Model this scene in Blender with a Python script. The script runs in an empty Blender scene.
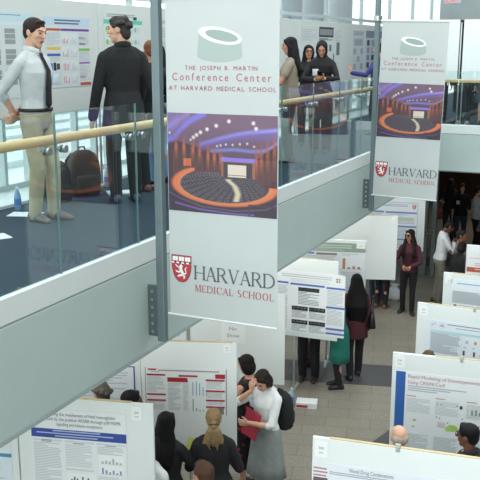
import bpy, bmesh, math, random
import numpy as np
from mathutils import Vector, Matrix, Euler
random.seed(7)
R = math.radians
ZM = 3.5                       # upper walkway floor level; hall floor is z = 0
scene = bpy.context.scene
COL = scene.collection

# ------------------------------------------------------------------ camera, sky, lights, exposure
cam_d = bpy.data.cameras.new('camera'); cam = bpy.data.objects.new('camera', cam_d); COL.objects.link(cam)
cam_d.sensor_width = 36; cam_d.lens = 36 * 840 / 480; cam_d.clip_end = 300
cam.location = (0, 0, ZM + 1.55)
cam.rotation_euler = (math.pi / 2 - math.atan(193 / 840), 0, R(24.5))
scene.camera = cam
w = bpy.data.worlds.new('sky'); scene.world = w; w.use_nodes = True
nt = w.node_tree; bg = nt.nodes['Background']
tc = nt.nodes.new('ShaderNodeTexCoord'); sp = nt.nodes.new('ShaderNodeSeparateXYZ'); rp = nt.nodes.new('ShaderNodeValToRGB')
nt.links.new(tc.outputs['Generated'], sp.inputs[0]); nt.links.new(sp.outputs['Z'], rp.inputs[0]); nt.links.new(rp.outputs[0], bg.inputs[0])
rp.color_ramp.elements[0].position = 0.0; rp.color_ramp.elements[0].color = (.86, .93, .92, 1)
rp.color_ramp.elements[1].position = 0.6; rp.color_ramp.elements[1].color = (.84, .92, .96, 1)
# brighter, hazier sky on the window side
m1 = nt.nodes.new('ShaderNodeMath'); m1.operation = 'MULTIPLY'; m1.inputs[1].default_value = -1.9; m1.use_clamp = True; nt.links.new(sp.outputs['X'], m1.inputs[0])
m2 = nt.nodes.new('ShaderNodeMath'); m2.operation = 'MULTIPLY_ADD'; m2.inputs[1].default_value = 2.5; m2.inputs[2].default_value = 0.72
nt.links.new(m1.outputs[0], m2.inputs[0]); nt.links.new(m2.outputs[0], bg.inputs[1])
def area(name, loc, size, sizey, power, rot=(0, 0, 0), color=(1, 1, 1)):
    d = bpy.data.lights.new(name, 'AREA'); d.shape = 'RECTANGLE'; d.size = size; d.size_y = sizey; d.energy = power; d.color = color
    o = bpy.data.objects.new(name, d); COL.objects.link(o); o.location = loc; o.rotation_euler = rot
    return o
area('skylight', (0.3, 9, 9.5), 7, 16, 950, (0, 0, 0), (.95, 1, .99))
area('end_fill', (0.0, -14, 4.6), 9, 8.5, 1550, (R(90), 0, 0), (.95, 1, .99))  # added fill from behind the camera for surfaces facing it; no window built
area('lobby_fill', (-3.4, 24, 2.75), 2.5, 4, 30, (0, 0, 0), (1, .9, .78))  # unseen warm fill added to lift the dark lobby
for _x, _y, _p in ((-4.5, 2.6, 16), (-4.6, 5.9, 22), (-4.6, 7.6, 22), (-4.6, 9.2, 22), (-4.5, 10.9, 20), (-4.4, 12.6, 34), (-4.3, 14.9, 30)): area('walkway_fill', (_x, _y, 2.84), 1.6, .4, _p, (R(52), 0, 0), (1, .98, .95))  # added fill without fixtures, tilted to brighten the boards under the walkway
scene.view_settings.view_transform = 'Standard'; scene.view_settings.look = 'None'
scene.view_settings.gamma = 1.0; scene.view_settings.use_curve_mapping = False
scene.view_settings.exposure = 0.0

# ------------------------------------------------------------------ materials
def lin(h):
    h = h.lstrip('#'); c = [int(h[i:i + 2], 16) / 255 for i in (0, 2, 4)]
    return tuple((x / 12.92 if x <= .04045 else ((x + .055) / 1.055) ** 2.4) for x in c) + (1,)
MATS = {}
def M(hexc, rough=.6, var=.05, scale=25., bump=0., bscale=60., metal=0., emit=0.):
    key = (hexc, rough, var, scale, bump, bscale, metal, emit)
    if key in MATS: return MATS[key]
    m = bpy.data.materials.new('paint_' + hexc.lstrip('#')); m.use_nodes = True; t = m.node_tree; b = t.nodes['Principled BSDF']
    c = lin(hexc); b.inputs['Base Color'].default_value = c; b.inputs['Roughness'].default_value = rough; b.inputs['Metallic'].default_value = metal
    if var or bump:
        co = t.nodes.new('ShaderNodeTexCoord')
    if var:
        n = t.nodes.new('ShaderNodeTexNoise'); n.inputs['Scale'].default_value = scale; n.inputs['Detail'].default_value = 4
        t.links.new(co.outputs['Object'], n.inputs['Vector'])
        mx = t.nodes.new('ShaderNodeMix'); mx.data_type = 'RGBA'
        mx.inputs['A'].default_value = tuple(x * (1 - var * 2) for x in c[:3]) + (1,)
        mx.inputs['B'].default_value = tuple(min(1, x * (1 + var * 2)) for x in c[:3]) + (1,)
        t.links.new(n.outputs['Fac'], mx.inputs['Factor']); t.links.new(mx.outputs['Result'], b.inputs['Base Color'])
    if bump:
        n2 = t.nodes.new('ShaderNodeTexNoise'); n2.inputs['Scale'].default_value = bscale; n2.inputs['Detail'].default_value = 5
        t.links.new(co.outputs['Object'], n2.inputs['Vector'])
        bp = t.nodes.new('ShaderNodeBump'); bp.inputs['Strength'].default_value = bump; bp.inputs['Distance'].default_value = .02
        t.links.new(n2.outputs['Fac'], bp.inputs['Height']); t.links.new(bp.outputs['Normal'], b.inputs['Normal'])
    if emit:
        b.inputs['Emission Color'].default_value = c; b.inputs['Emission Strength'].default_value = emit
    MATS[key] = m; return m
def ink(h): return M(h, .75, 0)
def cloth(h): return M(h, .85, .10, 14, .35, 9)
def hairm(h):
    key = ('hair', h)
    if key in MATS: return MATS[key]
    m = bpy.data.materials.new('hair_' + h.lstrip('#')); m.use_nodes = True; t = m.node_tree; b = t.nodes['Principled BSDF']
    co = t.nodes.new('ShaderNodeTexCoord'); mp = t.nodes.new('ShaderNodeMapping'); mp.inputs['Scale'].default_value = (1, 1, .12)
    n = t.nodes.new('ShaderNodeTexNoise'); n.inputs['Scale'].default_value = 110; n.inputs['Detail'].default_value = 6
    t.links.new(co.outputs['Object'], mp.inputs[0]); t.links.new(mp.outputs[0], n.inputs['Vector'])
    c = lin(h); mx = t.nodes.new('ShaderNodeMix'); mx.data_type = 'RGBA'
    mx.inputs['A'].default_value = tuple(x * .5 for x in c[:3]) + (1,); mx.inputs['B'].default_value = tuple(min(1, x * 1.45) for x in c[:3]) + (1,)
    t.links.new(n.outputs['Fac'], mx.inputs['Factor']); t.links.new(mx.outputs['Result'], b.inputs['Base Color'])
    bp = t.nodes.new('ShaderNodeBump'); bp.inputs['Strength'].default_value = .5; bp.inputs['Distance'].default_value = .01
    t.links.new(n.outputs['Fac'], bp.inputs['Height']); t.links.new(bp.outputs['Normal'], b.inputs['Normal'])
    b.inputs['Roughness'].default_value = .62; b.inputs['Specular IOR Level'].default_value = .22
    MATS[key] = m; return m
def skinm(h): return M(h, .55, .06, 40)
def glass_mat(name, tint, f=1.0):
    m = bpy.data.materials.new(name); m.use_nodes = True; t = m.node_tree; t.nodes.remove(t.nodes['Principled BSDF'])
    out = t.nodes['Material Output']; tr = t.nodes.new('ShaderNodeBsdfTransparent'); tr.inputs[0].default_value = tint
    gl = t.nodes.new('ShaderNodeBsdfGlossy'); gl.inputs['Roughness'].default_value = 0.0; gl.inputs[0].default_value = (f, f, f, 1)
    fr = t.nodes.new('ShaderNodeFresnel'); ge = t.nodes.new('ShaderNodeNewGeometry'); mr = t.nodes.new('ShaderNodeMapRange')
    mr.inputs['To Min'].default_value = 1.5; mr.inputs['To Max'].default_value = 1 / 1.5   # the same reflection on both faces of the pane
    t.links.new(ge.outputs['Backfacing'], mr.inputs['Value']); t.links.new(mr.outputs['Result'], fr.inputs['IOR'])
    mx = t.nodes.new('ShaderNodeMixShader'); t.links.new(fr.outputs[0], mx.inputs[0]); t.links.new(tr.outputs[0], mx.inputs[1]); t.links.new(gl.outputs[0], mx.inputs[2])
    t.links.new(mx.outputs[0], out.inputs[0]); return m
GLASS = glass_mat('green_tinted_glass', (.90, .965, .96, 1))
WGLASS = glass_mat('window_glass', (.97, .99, .99, 1))
def floor_mat():
    m = bpy.data.materials.new('granite_tiles'); m.use_nodes = True; t = m.node_tree; b = t.nodes['Principled BSDF']
    co = t.nodes.new('ShaderNodeTexCoord')
    br = t.nodes.new('ShaderNodeTexBrick'); br.inputs['Scale'].default_value = 1.0; br.inputs['Brick Width'].default_value = .61; br.inputs['Row Height'].default_value = .305
    br.inputs['Mortar Size'].default_value = .006; br.inputs['Color1'].default_value = lin('#9a9488'); br.inputs['Color2'].default_value = lin('#928c81'); br.inputs['Mortar'].default_value = lin('#79756e')
    fm = t.nodes.new('ShaderNodeMapping'); fm.inputs['Rotation'].default_value = (0, 0, R(-15)); t.links.new(co.outputs['Object'], fm.inputs[0]); t.links.new(fm.outputs[0], br.inputs['Vector'])
    n = t.nodes.new('ShaderNodeTexNoise'); n.inputs['Scale'].default_value = 38; n.inputs['Detail'].default_value = 8; n.inputs['Roughness'].default_value = .8
    n2 = t.nodes.new('ShaderNodeTexNoise'); n2.inputs['Scale'].default_value = .9; n2.inputs['Detail'].default_value = 3
    for q in (n, n2): t.links.new(co.outputs['Object'], q.inputs['Vector'])
    r = t.nodes.new('ShaderNodeValToRGB'); r.color_ramp.elements[0].position = .35; r.color_ramp.elements[0].color = (.50, .51, .52, 1); r.color_ramp.elements[1].position = .65; r.color_ramp.elements[1].color = (1.15, 1.12, 1.08, 1)
    t.links.new(n.outputs['Fac'], r.inputs[0])
    mu = t.nodes.new('ShaderNodeMix'); mu.data_type = 'RGBA'; mu.blend_type = 'MULTIPLY'; mu.inputs['Factor'].default_value = 1
    t.links.new(br.outputs['Color'], mu.inputs['A']); t.links.new(r.outputs[0], mu.inputs['B'])
    t.links.new(mu.outputs['Result'], b.inputs['Base Color']); b.inputs['Roughness'].default_value = .35
    return m
def carpet_mat():
    m = M('#253646', .95, .22, 220, .3, 300); return m

# ------------------------------------------------------------------ mesh helpers
def tag(o, label=None, cat=None, group=None, kind=None):
    if label: o['label'] = label
    if cat: o['category'] = cat
    if group: o['group'] = group
    if kind: o['kind'] = kind
    return o
def empty(name, loc=(0, 0, 0), rz=0., label=None, cat=None, group=None):
    o = bpy.data.objects.new(name, None); COL.objects.link(o); o.location = loc; o.rotation_euler = (0, 0, rz); o.empty_display_size = .1
    return tag(o, label, cat, group)
def link(name, me, mats, parent=None, matrix=None, smooth=False):
    o = bpy.data.objects.new(name, me); COL.objects.link(o)
    for m in (mats if isinstance(mats, (list, tuple)) else [mats]): me.materials.append(m)
    if parent: o.parent = parent
    if matrix is not None: o.matrix_basis = matrix
    if smooth:
        for p in me.polygons: p.use_smooth = True
    return o
def bm_mesh(bm, name='m'):
    bmesh.ops.recalc_face_normals(bm, faces=bm.faces[:])
    me = bpy.data.meshes.new(name); bm.to_mesh(me); bm.free(); return me
def box(bm, c, s, rot=None, bev=0.):
    r = bmesh.ops.create_cube(bm, size=1); vs = r['verts']
    for v in vs: v.co = Vector((v.co.x * s[0], v.co.y * s[1], v.co.z * s[2]))
    if bev:
        es = list({e for v in vs for e in v.link_edges})
        rb = bmesh.ops.bevel(bm, geom=es, offset=bev, segments=2, affect='EDGES', profile=.5)
        vs = list({v for f in rb['faces'] for v in f.verts} | {v for v in vs if v.is_valid})
    if rot is not None: bmesh.ops.transform(bm, matrix=rot, verts=vs)
    bmesh.ops.translate(bm, vec=Vector(c), verts=vs); return vs
def span(bm, a, b, bev=0.):
    return box(bm, [(p + q) / 2 for p, q in zip(a, b)], [abs(q - p) for p, q in zip(a, b)], None, bev)
def loft(bm, rings, closed=True):
    vr = [[bm.verts.new(p) for p in ring] for ring in rings]; n = len(vr[0])
    for a, b in zip(vr[:-1], vr[1:]):
        for i in range(n): bm.faces.new((a[i], a[(i + 1) % n], b[(i + 1) % n], b[i]))
    if closed: bm.faces.new(vr[0][::-1]); bm.faces.new(vr[-1])
def tube(bm, pts, rad, n=10, ref=None, caps=True):
    """tapered tube through pts; rad = list of r or (r_side, r_ref)"""
    pts = [Vector(p) for p in pts]; rings = []
    if not isinstance(rad, list): rad = [rad] * len(pts)
    prev = None
    P2, R2 = list(pts), [(r, r) if not isinstance(r, (list, tuple)) else r for r in rad]
    if caps:                      # rounded ends
        d0 = (P2[0] - P2[1]).normalized(); d1 = (P2[-1] - P2[-2]).normalized()
        a, b = R2[0], R2[-1]; ra, rb = min(a), min(b)
        P2 = [P2[0] + d0 * ra * .98, P2[0] + d0 * ra * .7] + P2 + [P2[-1] + d1 * rb * .7, P2[-1] + d1 * rb * .98]
        R2 = [(a[0] * .25, a[1] * .25), (a[0] * .72, a[1] * .72)] + R2 + [(b[0] * .72, b[1] * .72), (b[0] * .25, b[1] * .25)]
    for i, p in enumerate(P2):
        d = (P2[min(i + 1, len(P2) - 1)] - P2[max(i - 1, 0)]).normalized()
        f = Vector(ref) if ref is not None else (prev if prev is not None else (Vector((0, 1, 0)) if abs(d.y) < .9 else Vector((1, 0, 0))))
        f = (f - d * f.dot(d)).normalized(); prev = f; s = d.cross(f)
        rings.append([p + s * (math.cos(k * 2 * math.pi / n) * R2[i][0]) + f * (math.sin(k * 2 * math.pi / n) * R2[i][1]) for k in range(n)])
    loft(bm, rings)
def ell(bm, c, r, mat=None, u=14, v=10):
    q = bmesh.ops.create_uvsphere(bm, u_segments=u, v_segments=v, radius=1); vs = q['verts']
    m = Matrix.Translation(Vector(c)) @ (mat or Matrix.Identity(4)) @ Matrix.Diagonal((r[0], r[1], r[2], 1))
    bmesh.ops.transform(bm, matrix=m, verts=vs)
def cyl(bm, a, b, r, n=16, r2=None):
    a, b = Vector(a), Vector(b); d = (b - a).normalized(); f = Vector((0, 0, 1)) if abs(d.z) < .9 else Vector((1, 0, 0))
    f = (f - d * f.dot(d)).normalized(); s = d.cross(f)
    loft(bm, [[p + s * math.cos(k * 2 * math.pi / n) * rr + f * math.sin(k * 2 * math.pi / n) * rr for k in range(n)] for p, rr in ((a, r), (b, r if r2 is None else r2))])
def struct(name, bm, m, parent=None):
    o = link(name, bm_mesh(bm, name), m, parent)
    if parent is None: o['kind'] = 'structure'
    return o
def sbox(name, a, b, m, bev=0.):
    bm = bmesh.new(); span(bm, a, b, bev); return struct(name, bm, m)
def part(name, bm, m, parent, smooth=False, label=None):
    o = link(name, bm_mesh(bm, name), m, parent, None, smooth)
    if label: o['label'] = label
    return o
TMP = bpy.data.objects.new('scratch', bpy.data.meshes.new('scratch')); COL.objects.link(TMP)
def remesh(bm, voxel, smooth=3, wob=None):
    me = bm_mesh(bm, 'raw'); old = TMP.data; TMP.data = me; bpy.data.meshes.remove(old)
    TMP.modifiers.clear()
    m = TMP.modifiers.new('r', 'REMESH'); m.mode = 'VOXEL'; m.voxel_size = voxel; m.use_smooth_shade = True
    s = TMP.modifiers.new('s', 'SMOOTH'); s.iterations = smooth; s.factor = .5
    dg = bpy.context.evaluated_depsgraph_get(); dg.update()
    out = bpy.data.meshes.new_from_object(TMP.evaluated_get(dg)); out.materials.clear()
    for p in out.polygons: p.use_smooth = True
    return out

# ------------------------------------------------------------------ flat prints: posters, banners, signs
TXT = {}
def text_geo(s):
    if s in TXT: return TXT[s]
    cu = bpy.data.curves.new('t', 'FONT'); cu.body = s; cu.size = 1; cu.resolution_u = 2
    o = bpy.data.objects.new('t', cu); COL.objects.link(o)
    dg = bpy.context.evaluated_depsgraph_get(); dg.update()
    me = bpy.data.meshes.new_from_object(o.evaluated_get(dg))
    vs = [(v.co.x, v.co.y) for v in me.vertices]; fs = [tuple(p.vertices) for p in me.polygons]
    bpy.data.objects.remove(o); bpy.data.curves.remove(cu); bpy.data.meshes.remove(me)
    TXT[s] = (vs, fs); return TXT[s]
class Print:
    """a flat sheet, x to the right, y up from its top-left corner (so y is negative downward), printed side towards +z"""
    def __init__(s, w, h, paper='#e9eff0', thick=.003):
        s.v = []; s.f = []; s.mi = []; s.mats = []; s.k = 0; s.w = w; s.h = h
        m = s.m(paper); t = thick
        b = len(s.v); s.v += [(0, 0, 0), (w, 0, 0), (w, -h, 0), (0, -h, 0), (0, 0, -t), (w, 0, -t), (w, -h, -t), (0, -h, -t)]
        for f in ((3, 2, 1, 0), (4, 5, 6, 7), (0, 1, 5, 4), (1, 2, 6, 5), (2, 3, 7, 6), (3, 0, 4, 7)): s.f.append(tuple(b + i for i in f)); s.mi.append(m)
    def m(s, c):
        c = ink(c) if isinstance(c, str) else c
        if c not in s.mats: s.mats.append(c)
        return s.mats.index(c)
    def poly(s, pts, c, lift=None):
        if lift is None: s.k += 1; lift = .0006 + .00012 * min(s.k, 12)
        a = sum(p[0] * q[1] - q[0] * p[1] for p, q in zip(pts, pts[1:] + pts[:1]))
        if a < 0: pts = pts[::-1]
        b = len(s.v); s.v += [(x, y, lift) for x, y in pts]; s.f.append(tuple(range(b, b + len(pts)))); s.mi.append(s.m(c))
    def rect(s, x, y, w, h, c, lift=None): s.poly([(x, -y - h), (x + w, -y - h), (x + w, -y), (x, -y)], c, lift)
    def oval(s, x, y, rx, ry, c, lift=None, rot=0., n=28):
        s.poly([(x + rx * math.cos(a) * math.cos(rot) - ry * math.sin(a) * math.sin(rot), -y + rx * math.cos(a) * math.sin(rot) + ry * math.sin(a) * math.cos(rot)) for a in [2 * math.pi * i / n for i in range(n)]], c, lift)
    def text(s, st, x, y, w, h, c, lift=.0026, spacing=0.):
        """fit st in the box of width w (None: keep proportion), cap height h, baseline at y"""
        if spacing:
            cx = 0; vs = []; fs = []
            for ch in st:
                if ch == ' ': cx += .35 + spacing; continue
                v, f = text_geo(ch); b = len(vs); x0 = min(p[0] for p in v); x1 = max(p[0] for p in v)
                vs += [(p[0] - x0 + cx, p[1]) for p in v]; fs += [tuple(b + i for i in q) for q in f]; cx += x1 - x0 + spacing
        else: vs, fs = text_geo(st)
        x0 = min(p[0] for p in vs); x1 = max(p[0] for p in vs); sy = h / .69; sx = w / (x1 - x0) if w else sy
        b = len(s.v); s.v += [(x + (p[0] - x0) * sx, -y + p[1] * sy, lift) for p in vs]; mi = s.m(c)
        for f in fs: s.f.append(tuple(b + i for i in f)); s.mi.append(mi)
    def lines(s, x, y, w, h, pitch=.018, c='#aab3b5', fill=.45):
        yy = y
        while yy < y + h - pitch * .4:
            ww = w * (random.uniform(.9, 1) if random.random() < .8 else random.uniform(.4, .8))
            s.rect(x, yy, ww, pitch * fill, c, .0009); yy += pitch
    def chart(s, x, y, w, h, c='#7f93c0', n=5, bg='#f2f5f6', vals=None):
        s.rect(x, y, w, h, bg, .0009); s.rect(x + w * .06, y + h * .92, w * .9, h * .02, '#8a9092', .0012)
        for i in range(n):
            hh = (vals[i] if vals else random.uniform(.2, .8)) * h * .85
            s.rect(x + w * (.12 + .85 * i / n), y + h * .92 - hh, w * .45 / n, hh, c, .0013)
    def build(s, name, matrix, parent=None):
        me = bpy.data.meshes.new(name); me.from_pydata(s.v, [], s.f)
        o = link(name, me, s.mats, parent, matrix); me.polygons.foreach_set('material_index', s.mi); me.update(); return o

# ------------------------------------------------------------------ the setting
WHITE = M('#e6ecec', .6, .02, 6)
sbox('floor', (-12, -3, -.15), (6, 32, 0), floor_mat())
DARKFLOOR = M('#4c4c4d', .4, .2, 60)
for i, y in enumerate((4.4, 12.2, 20.0)):
    bm = bmesh.new(); box(bm, (-3.3, y, .002), (9, .87, .004), Matrix.Rotation(R(15), 4, 'Z')); struct('trim_%d' % (i + 1), bm, DARKFLOOR)
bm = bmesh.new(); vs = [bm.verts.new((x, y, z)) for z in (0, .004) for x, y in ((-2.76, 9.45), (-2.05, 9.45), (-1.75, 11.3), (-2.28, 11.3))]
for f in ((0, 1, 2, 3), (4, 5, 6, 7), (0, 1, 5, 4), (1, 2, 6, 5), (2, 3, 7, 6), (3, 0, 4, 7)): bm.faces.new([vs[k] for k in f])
struct('trim_4', bm, DARKFLOOR)  # flat dark wedge on the floor, same colour as the bands
# upper walkway
sbox('floor_upper', (-5.46, -3, ZM - .2), (-3.20, 30, ZM), carpet_mat())
sbox('ceiling_lower', (-6.0, -3, ZM - .62), (-3.20, 30, ZM - .2), M('#d8dedd', .7, .02, 4))
sbox('trim_5', (-6.05, -3, ZM - .2), (-5.46, 30, ZM + .03), M('#d3dbda', .5, .03, 8))       # window ledge along the carpet
FASC = M('#b2c2bf', .55, .025, 3); FASC2 = M('#d6dedd', .5, .02, 3)
sbox('wall_fascia', (-3.20, -3, ZM - .71), (-3.15, 15.86, ZM - .03), FASC, .004)
sbox('trim_6', (-3.20, -3, ZM - .03), (-3.153, 15.86, ZM - .018), M('#8f9b99', .6, .02))
sbox('trim_7', (-3.20, -3, ZM - .018), (-3.15, 15.86, ZM + .14), FASC2, .004)
sbox('trim_8', (-3.36, -3, ZM - .735), (-3.145, 15.86, ZM - .71), M('#9aa9a7', .6, .02))
# far bridge
sbox('floor_bridge', (-3.36, 16.06, ZM - .2), (5, 22, ZM), carpet_mat())
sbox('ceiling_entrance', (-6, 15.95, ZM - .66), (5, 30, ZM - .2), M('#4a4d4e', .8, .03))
sbox('wall_fascia_bridge', (-3.15, 15.85, ZM - .71), (5, 16.06, ZM - .03), FASC, .004)
sbox('trim_9', (-3.15, 15.86, ZM - .03), (5, 16.06, ZM - .018), M('#8d9a98', .6, .02))
sbox('trim_10', (-3.15, 15.85, ZM - .018), (5, 16.06, ZM + .14), FASC2, .004)
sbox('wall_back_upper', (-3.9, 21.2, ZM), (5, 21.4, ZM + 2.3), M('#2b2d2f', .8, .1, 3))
sbox('wall_bulkhead', (-3.84, 18.8, ZM + 2.11), (5, 21.4, ZM + 3.6), M('#8d9899', .3, .08, 2))
# lower entrance wall with doors, dark lobby behind
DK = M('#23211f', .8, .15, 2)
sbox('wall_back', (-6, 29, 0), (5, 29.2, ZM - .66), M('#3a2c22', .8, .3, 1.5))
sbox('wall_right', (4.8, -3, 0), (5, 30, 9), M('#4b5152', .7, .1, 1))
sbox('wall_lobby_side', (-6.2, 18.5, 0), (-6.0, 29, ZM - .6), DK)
ALU = M('#9aa8a9', .35, .03, 10, 0, 60, .6)
bm = bmesh.new()
for x0, x1 in ((-3.86, -3.80), (-3.70, -3.61)): span(bm, (x0, 18.42, 0), (x1, 18.55, ZM - .66))
span(bm, (-6, 18.44, 0), (-3.86, 18.54, ZM - .66)); span(bm, (-3.86, 18.42, 2.4), (5, 18.55, ZM - .66)); 
d = struct('door_1', bm, M('#6f7c7c', .45, .04))
bm = bmesh.new()
for z in (1.0, 1.08): cyl(bm, (-3.85, 18.36, z), (-3.62, 18.36, z), .012)
for x in (-3.83, -3.64): cyl(bm, (x, 18.36, 1.04), (x, 18.45, 1.04), .012)
part('door_handle', bm, ALU, d)
bm = bmesh.new(); span(bm, (-3.80, 18.47, .02), (-3.70, 18.49, 2.4)); part('door_glass', bm, WGLASS, d)
# window wall on the left, both storeys, bright plaza outside
MUL = M('#b9c5c5', .4, .03, 10)
for k, (z0, z1) in enumerate(((0.0, ZM - .62), (ZM + .03, ZM + 3.6))):
    bm = bmesh.new(); 
    y = 0.515
    while y < 30:
        span(bm, (-6.08, y - .025, z0), (-6.0, y + .025, z1 if int(y / 1.32) % 2 else min(z1, z0 + 2.0)))
        for dy in (.45, .74): span(bm, (-6.12, y + dy - .012, z0), (-6.03, y + dy + .012, min(z1, z0 + 2.0)))
        y += 1.32 * (1 if k == 0 else 1)
    for zz in ((z0 + .04, z0 + 1.1, z1 - .04) if k == 0 else (z0 + .03, z0 + 2.15, z1 - .05)):
        span(bm, (-6.1, -3, zz - .03), (-6.02, 30, zz + .03))
    wdw = struct('window_%d' % (k + 1), bm, MUL)
    bm = bmesh.new(); span(bm, (-6.065, -3, z0), (-6.055, 30, z1)); part('window_pane', bm, WGLASS, wdw)
bm = bmesh.new(); span(bm, (-40, -10, ZM - .5), (-6.3, 60, ZM - .3)); struct('ground_outside', bm, M('#f0f3f1', .8, .04, .6))
bm = bmesh.new()
for i in range(5): span(bm, (-9.6 - i * .9, 2, ZM - .3), (-8.7 - i * .9, 40, ZM - .2 + i * .06))
struct('stairs_outside', bm, M('#e6ecea', .8, .05, 1))
for y, r in ((16.9, .3), (18.5, .27), (20.4, .3)):
    bm = bmesh.new(); cyl(bm, (-6.6, y, ZM - .3), (-6.6, y, ZM + 6), r, 24); cyl(bm, (-6.6, y, ZM - .3), (-6.6, y, ZM), r + .06, 24)
    o = struct('column_outside', bm, M('#7d8a91', .5, .05, 3))
    for p in o.data.polygons: p.use_smooth = len(p.vertices) == 4
# ------------------------------------------------------------------ people
def ik(a, t, l1, l2, pole):
    a, t = Vector(a), Vector(t); d = t - a; L = min(d.length, (l1 + l2) * .995)
    d = d.normalized(); t = a + d * L
    x = (l1 * l1 - l2 * l2 + L * L) / (2 * L); h = math.sqrt(max(0, l1 * l1 - x * x))
    p = Vector(pole); p = (p - d * p.dot(d)).normalized()
    return a + d * x + p * h, t
def person(label, loc, face, H=1.7, sex='m', skin='#c99a7c', lean=0., head=(0., 0.), armL=None, armR=None, poleL=None, poleR=None,
           handL=None, handR=None, curl=(.4, .4), feet=None, top=None, sleeve=1., hem=.47, jacket=None, pants=None, skirt=None, shoes='#1c1b1c', hair=None, faced=False,
           group='people at the poster session', slim=1., vox=.011, wide=1.0):
    """local frame: facing +Y, right hand on +X, origin on the floor; lengths as fractions of the height H"""
    root = empty('person', loc, R(face - 90), label, 'person', group)
    f = sex == 'f'
    LN = R(lean)
    def B(p):                                        # forward bend at the hips
        p = Vector(p); t = max(0., min(1., (p.z - .50) / .12)); a = -LN * t
        q = p - Vector((0, 0, .5)); return Vector((q.x, q.y * math.cos(a) - q.z * math.sin(a), q.y * math.sin(a) + q.z * math.cos(a))) + Vector((0, 0, .5))
    rings = [(.462, .062, .052, 0), (.50, .094 if not f else .097, .068, -.005), (.54, .094 if not f else .098, .068, -.004), (.61, .082 if not f else .072, .058, .002),
             (.68, .094 if not f else .082, .064, .006), (.74, .106 if not f else .088, .068 if not f else .074, .008), (.785, .104 if not f else .088, .058, .0), (.815, .078 if not f else .066, .044, -.008), (.84, .045, .04, -.012)]
    rings = [(z, a * wide, b * wide, y) for z, a, b, y in rings]
    def torso(bm, infl=0., z0=0., z1=1., n=20, flare=0., ends=True):
        rr = [r for r in rings if z0 < r[0] < z1]
        def at(z):
            for p, q in zip(rings[:-1], rings[1:]):
                if p[0] <= z <= q[0]:
                    t = (z - p[0]) / (q[0] - p[0]); return (z,) + tuple(p[i] + (q[i] - p[i]) * t for i in (1, 2, 3))
            return rings[0] if z < rings[0][0] else rings[-1]
        if z0 > rings[0][0]: rr = [at(z0)] + rr
        elif z0 > 0: rr = [(z0, rings[1][1] + .004, rings[1][2] + .004, 0)] + rr[1:]
        if z1 < rings[-1][0]: rr = rr + [at(z1)]
        out = []
        for z, a, b, y in rr:
            k = flare * max(0, (.62 - z)) / .15
            out.append([B((math.cos(t) * (a + infl + k), y + math.sin(t) * (b + infl + k), z)) * H for t in [2 * math.pi * i / n for i in range(n)]])
        loft(bm, out)
    def front(z, infl=0.):
        for p, q in zip(rings[:-1], rings[1:]):
            if p[0] <= z <= q[0]:
                t = (z - p[0]) / (q[0] - p[0]); return p[3] + (q[3] - p[3]) * t + p[2] + (q[2] - p[2]) * t + infl
    sw = (.104 if not f else .091) * wide
    sh = {1: B((sw, -.006, .787)), -1: B((-sw, -.006, .787))}
    defw = {1: (sw + .035, .02, .475), -1: (-sw - .035, .02, .475)}
    arms = {}
    for s, tg, po in ((1, armR, poleR), (-1, armL, poleL)):
        e, wv = ik(sh[s], tg or defw[s], .172, .15, po or (s * .5, -1, -.2)); arms[s] = (sh[s], e, wv)
    legs = {}
    for s in (1, -1):
        ft = (feet or {}).get(s, (s * .055, 0, 0)); hp = Vector((s * .05, 0, .505))
        k, a = ik(hp, (ft[0], ft[1], .045), .236, .228, (s * .12, 1, 0)); legs[s] = (hp, k, a, ft[2])
    # head frame
    nb = B((0, -.014, .83)); hh = .133
    hm = Matrix.Translation(nb * H) @ Matrix.Rotation(R(head[0]), 4, 'Z') @ Matrix.Rotation(-R(head[1]) - LN * .6, 4, 'X') @ Matrix.Translation(Vector((0, .012, .1025)) * H) @ Matrix.Scale(hh * H, 4)
    hc = lambda *p: hm @ Vector(p)
    hr = hm.to_3x3().to_4x4()
    def hell(bm, c, r): ell(bm, hc(*c), r, hr)       # hr carries the scale
    # ---- body: one continuous surface
    bm = bmesh.new(); torso(bm, -.006)
    for s in (1, -1):
        a, e, wv = [p * H for p in arms[s]]
        tube(bm, [a, a.lerp(e, .5), e, e.lerp(wv, .35), wv], [.026 * H, .025 * H, .021 * H, .0205 * H, .0145 * H], 12)
        hp, k, an, _ = legs[s]
        tube(bm, [hp * H, (hp * .5 + k * .5) * H, k * H, (k * .65 + an * .35 + Vector((0, -.006, 0))) * H, an * H], [.050 * H, .042 * H, .029 * H, .030 * H, .018 * H], 12)
        d = Vector((math.sin(R(_)), math.cos(R(_)), 0)); an2 = an * H; tube(bm, [an2 + Vector((0, 0, -.025 * H)) - d * .025 * H, an2 + d * .07 * H - Vector((0, 0, .032 * H))], [.014 * H, .007 * H], 10)
    tube(bm, [nb * H - Vector((0, 0, .03 * H)), nb * H + Vector((0, .004, .02)) * H, hc(0, -.12, -.1)], [.04 * H, .031 * H, .03 * H], 14)
    hell(bm, (0, -.06, .14), (.325, .425, .355)); hell(bm, (0, .09, -.2), (.235, .27, .30)); hell(bm, (0, .1, .0), (.27, .295, .36))
    tube(bm, [hc(0, .35, .10), hc(0, .42, -.02), hc(0, .445, -.09)], [.035 * hh * H, .05 * hh * H, .06 * hh * H], 8)
    tube(bm, [hc(-.17, .31, .13), hc(0, .37, .125), hc(.17, .31, .13)], .05 * hh * H, 8)
    tube(bm, [hc(-.07, .345, -.235), hc(0, .365, -.23), hc(.07, .345, -.235)], .035 * hh * H, 8)
    hell(bm, (0, .25, -.40), (.12, .1, .1))
    for s in (1, -1):
        hell(bm, (s * .315, -.05, .0), (.045, .095, .15)); hell(bm, (s * .16, .24, -.05), (.1, .1, .11))
    me = remesh(bm, min(vox, .0095), 2)
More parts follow.
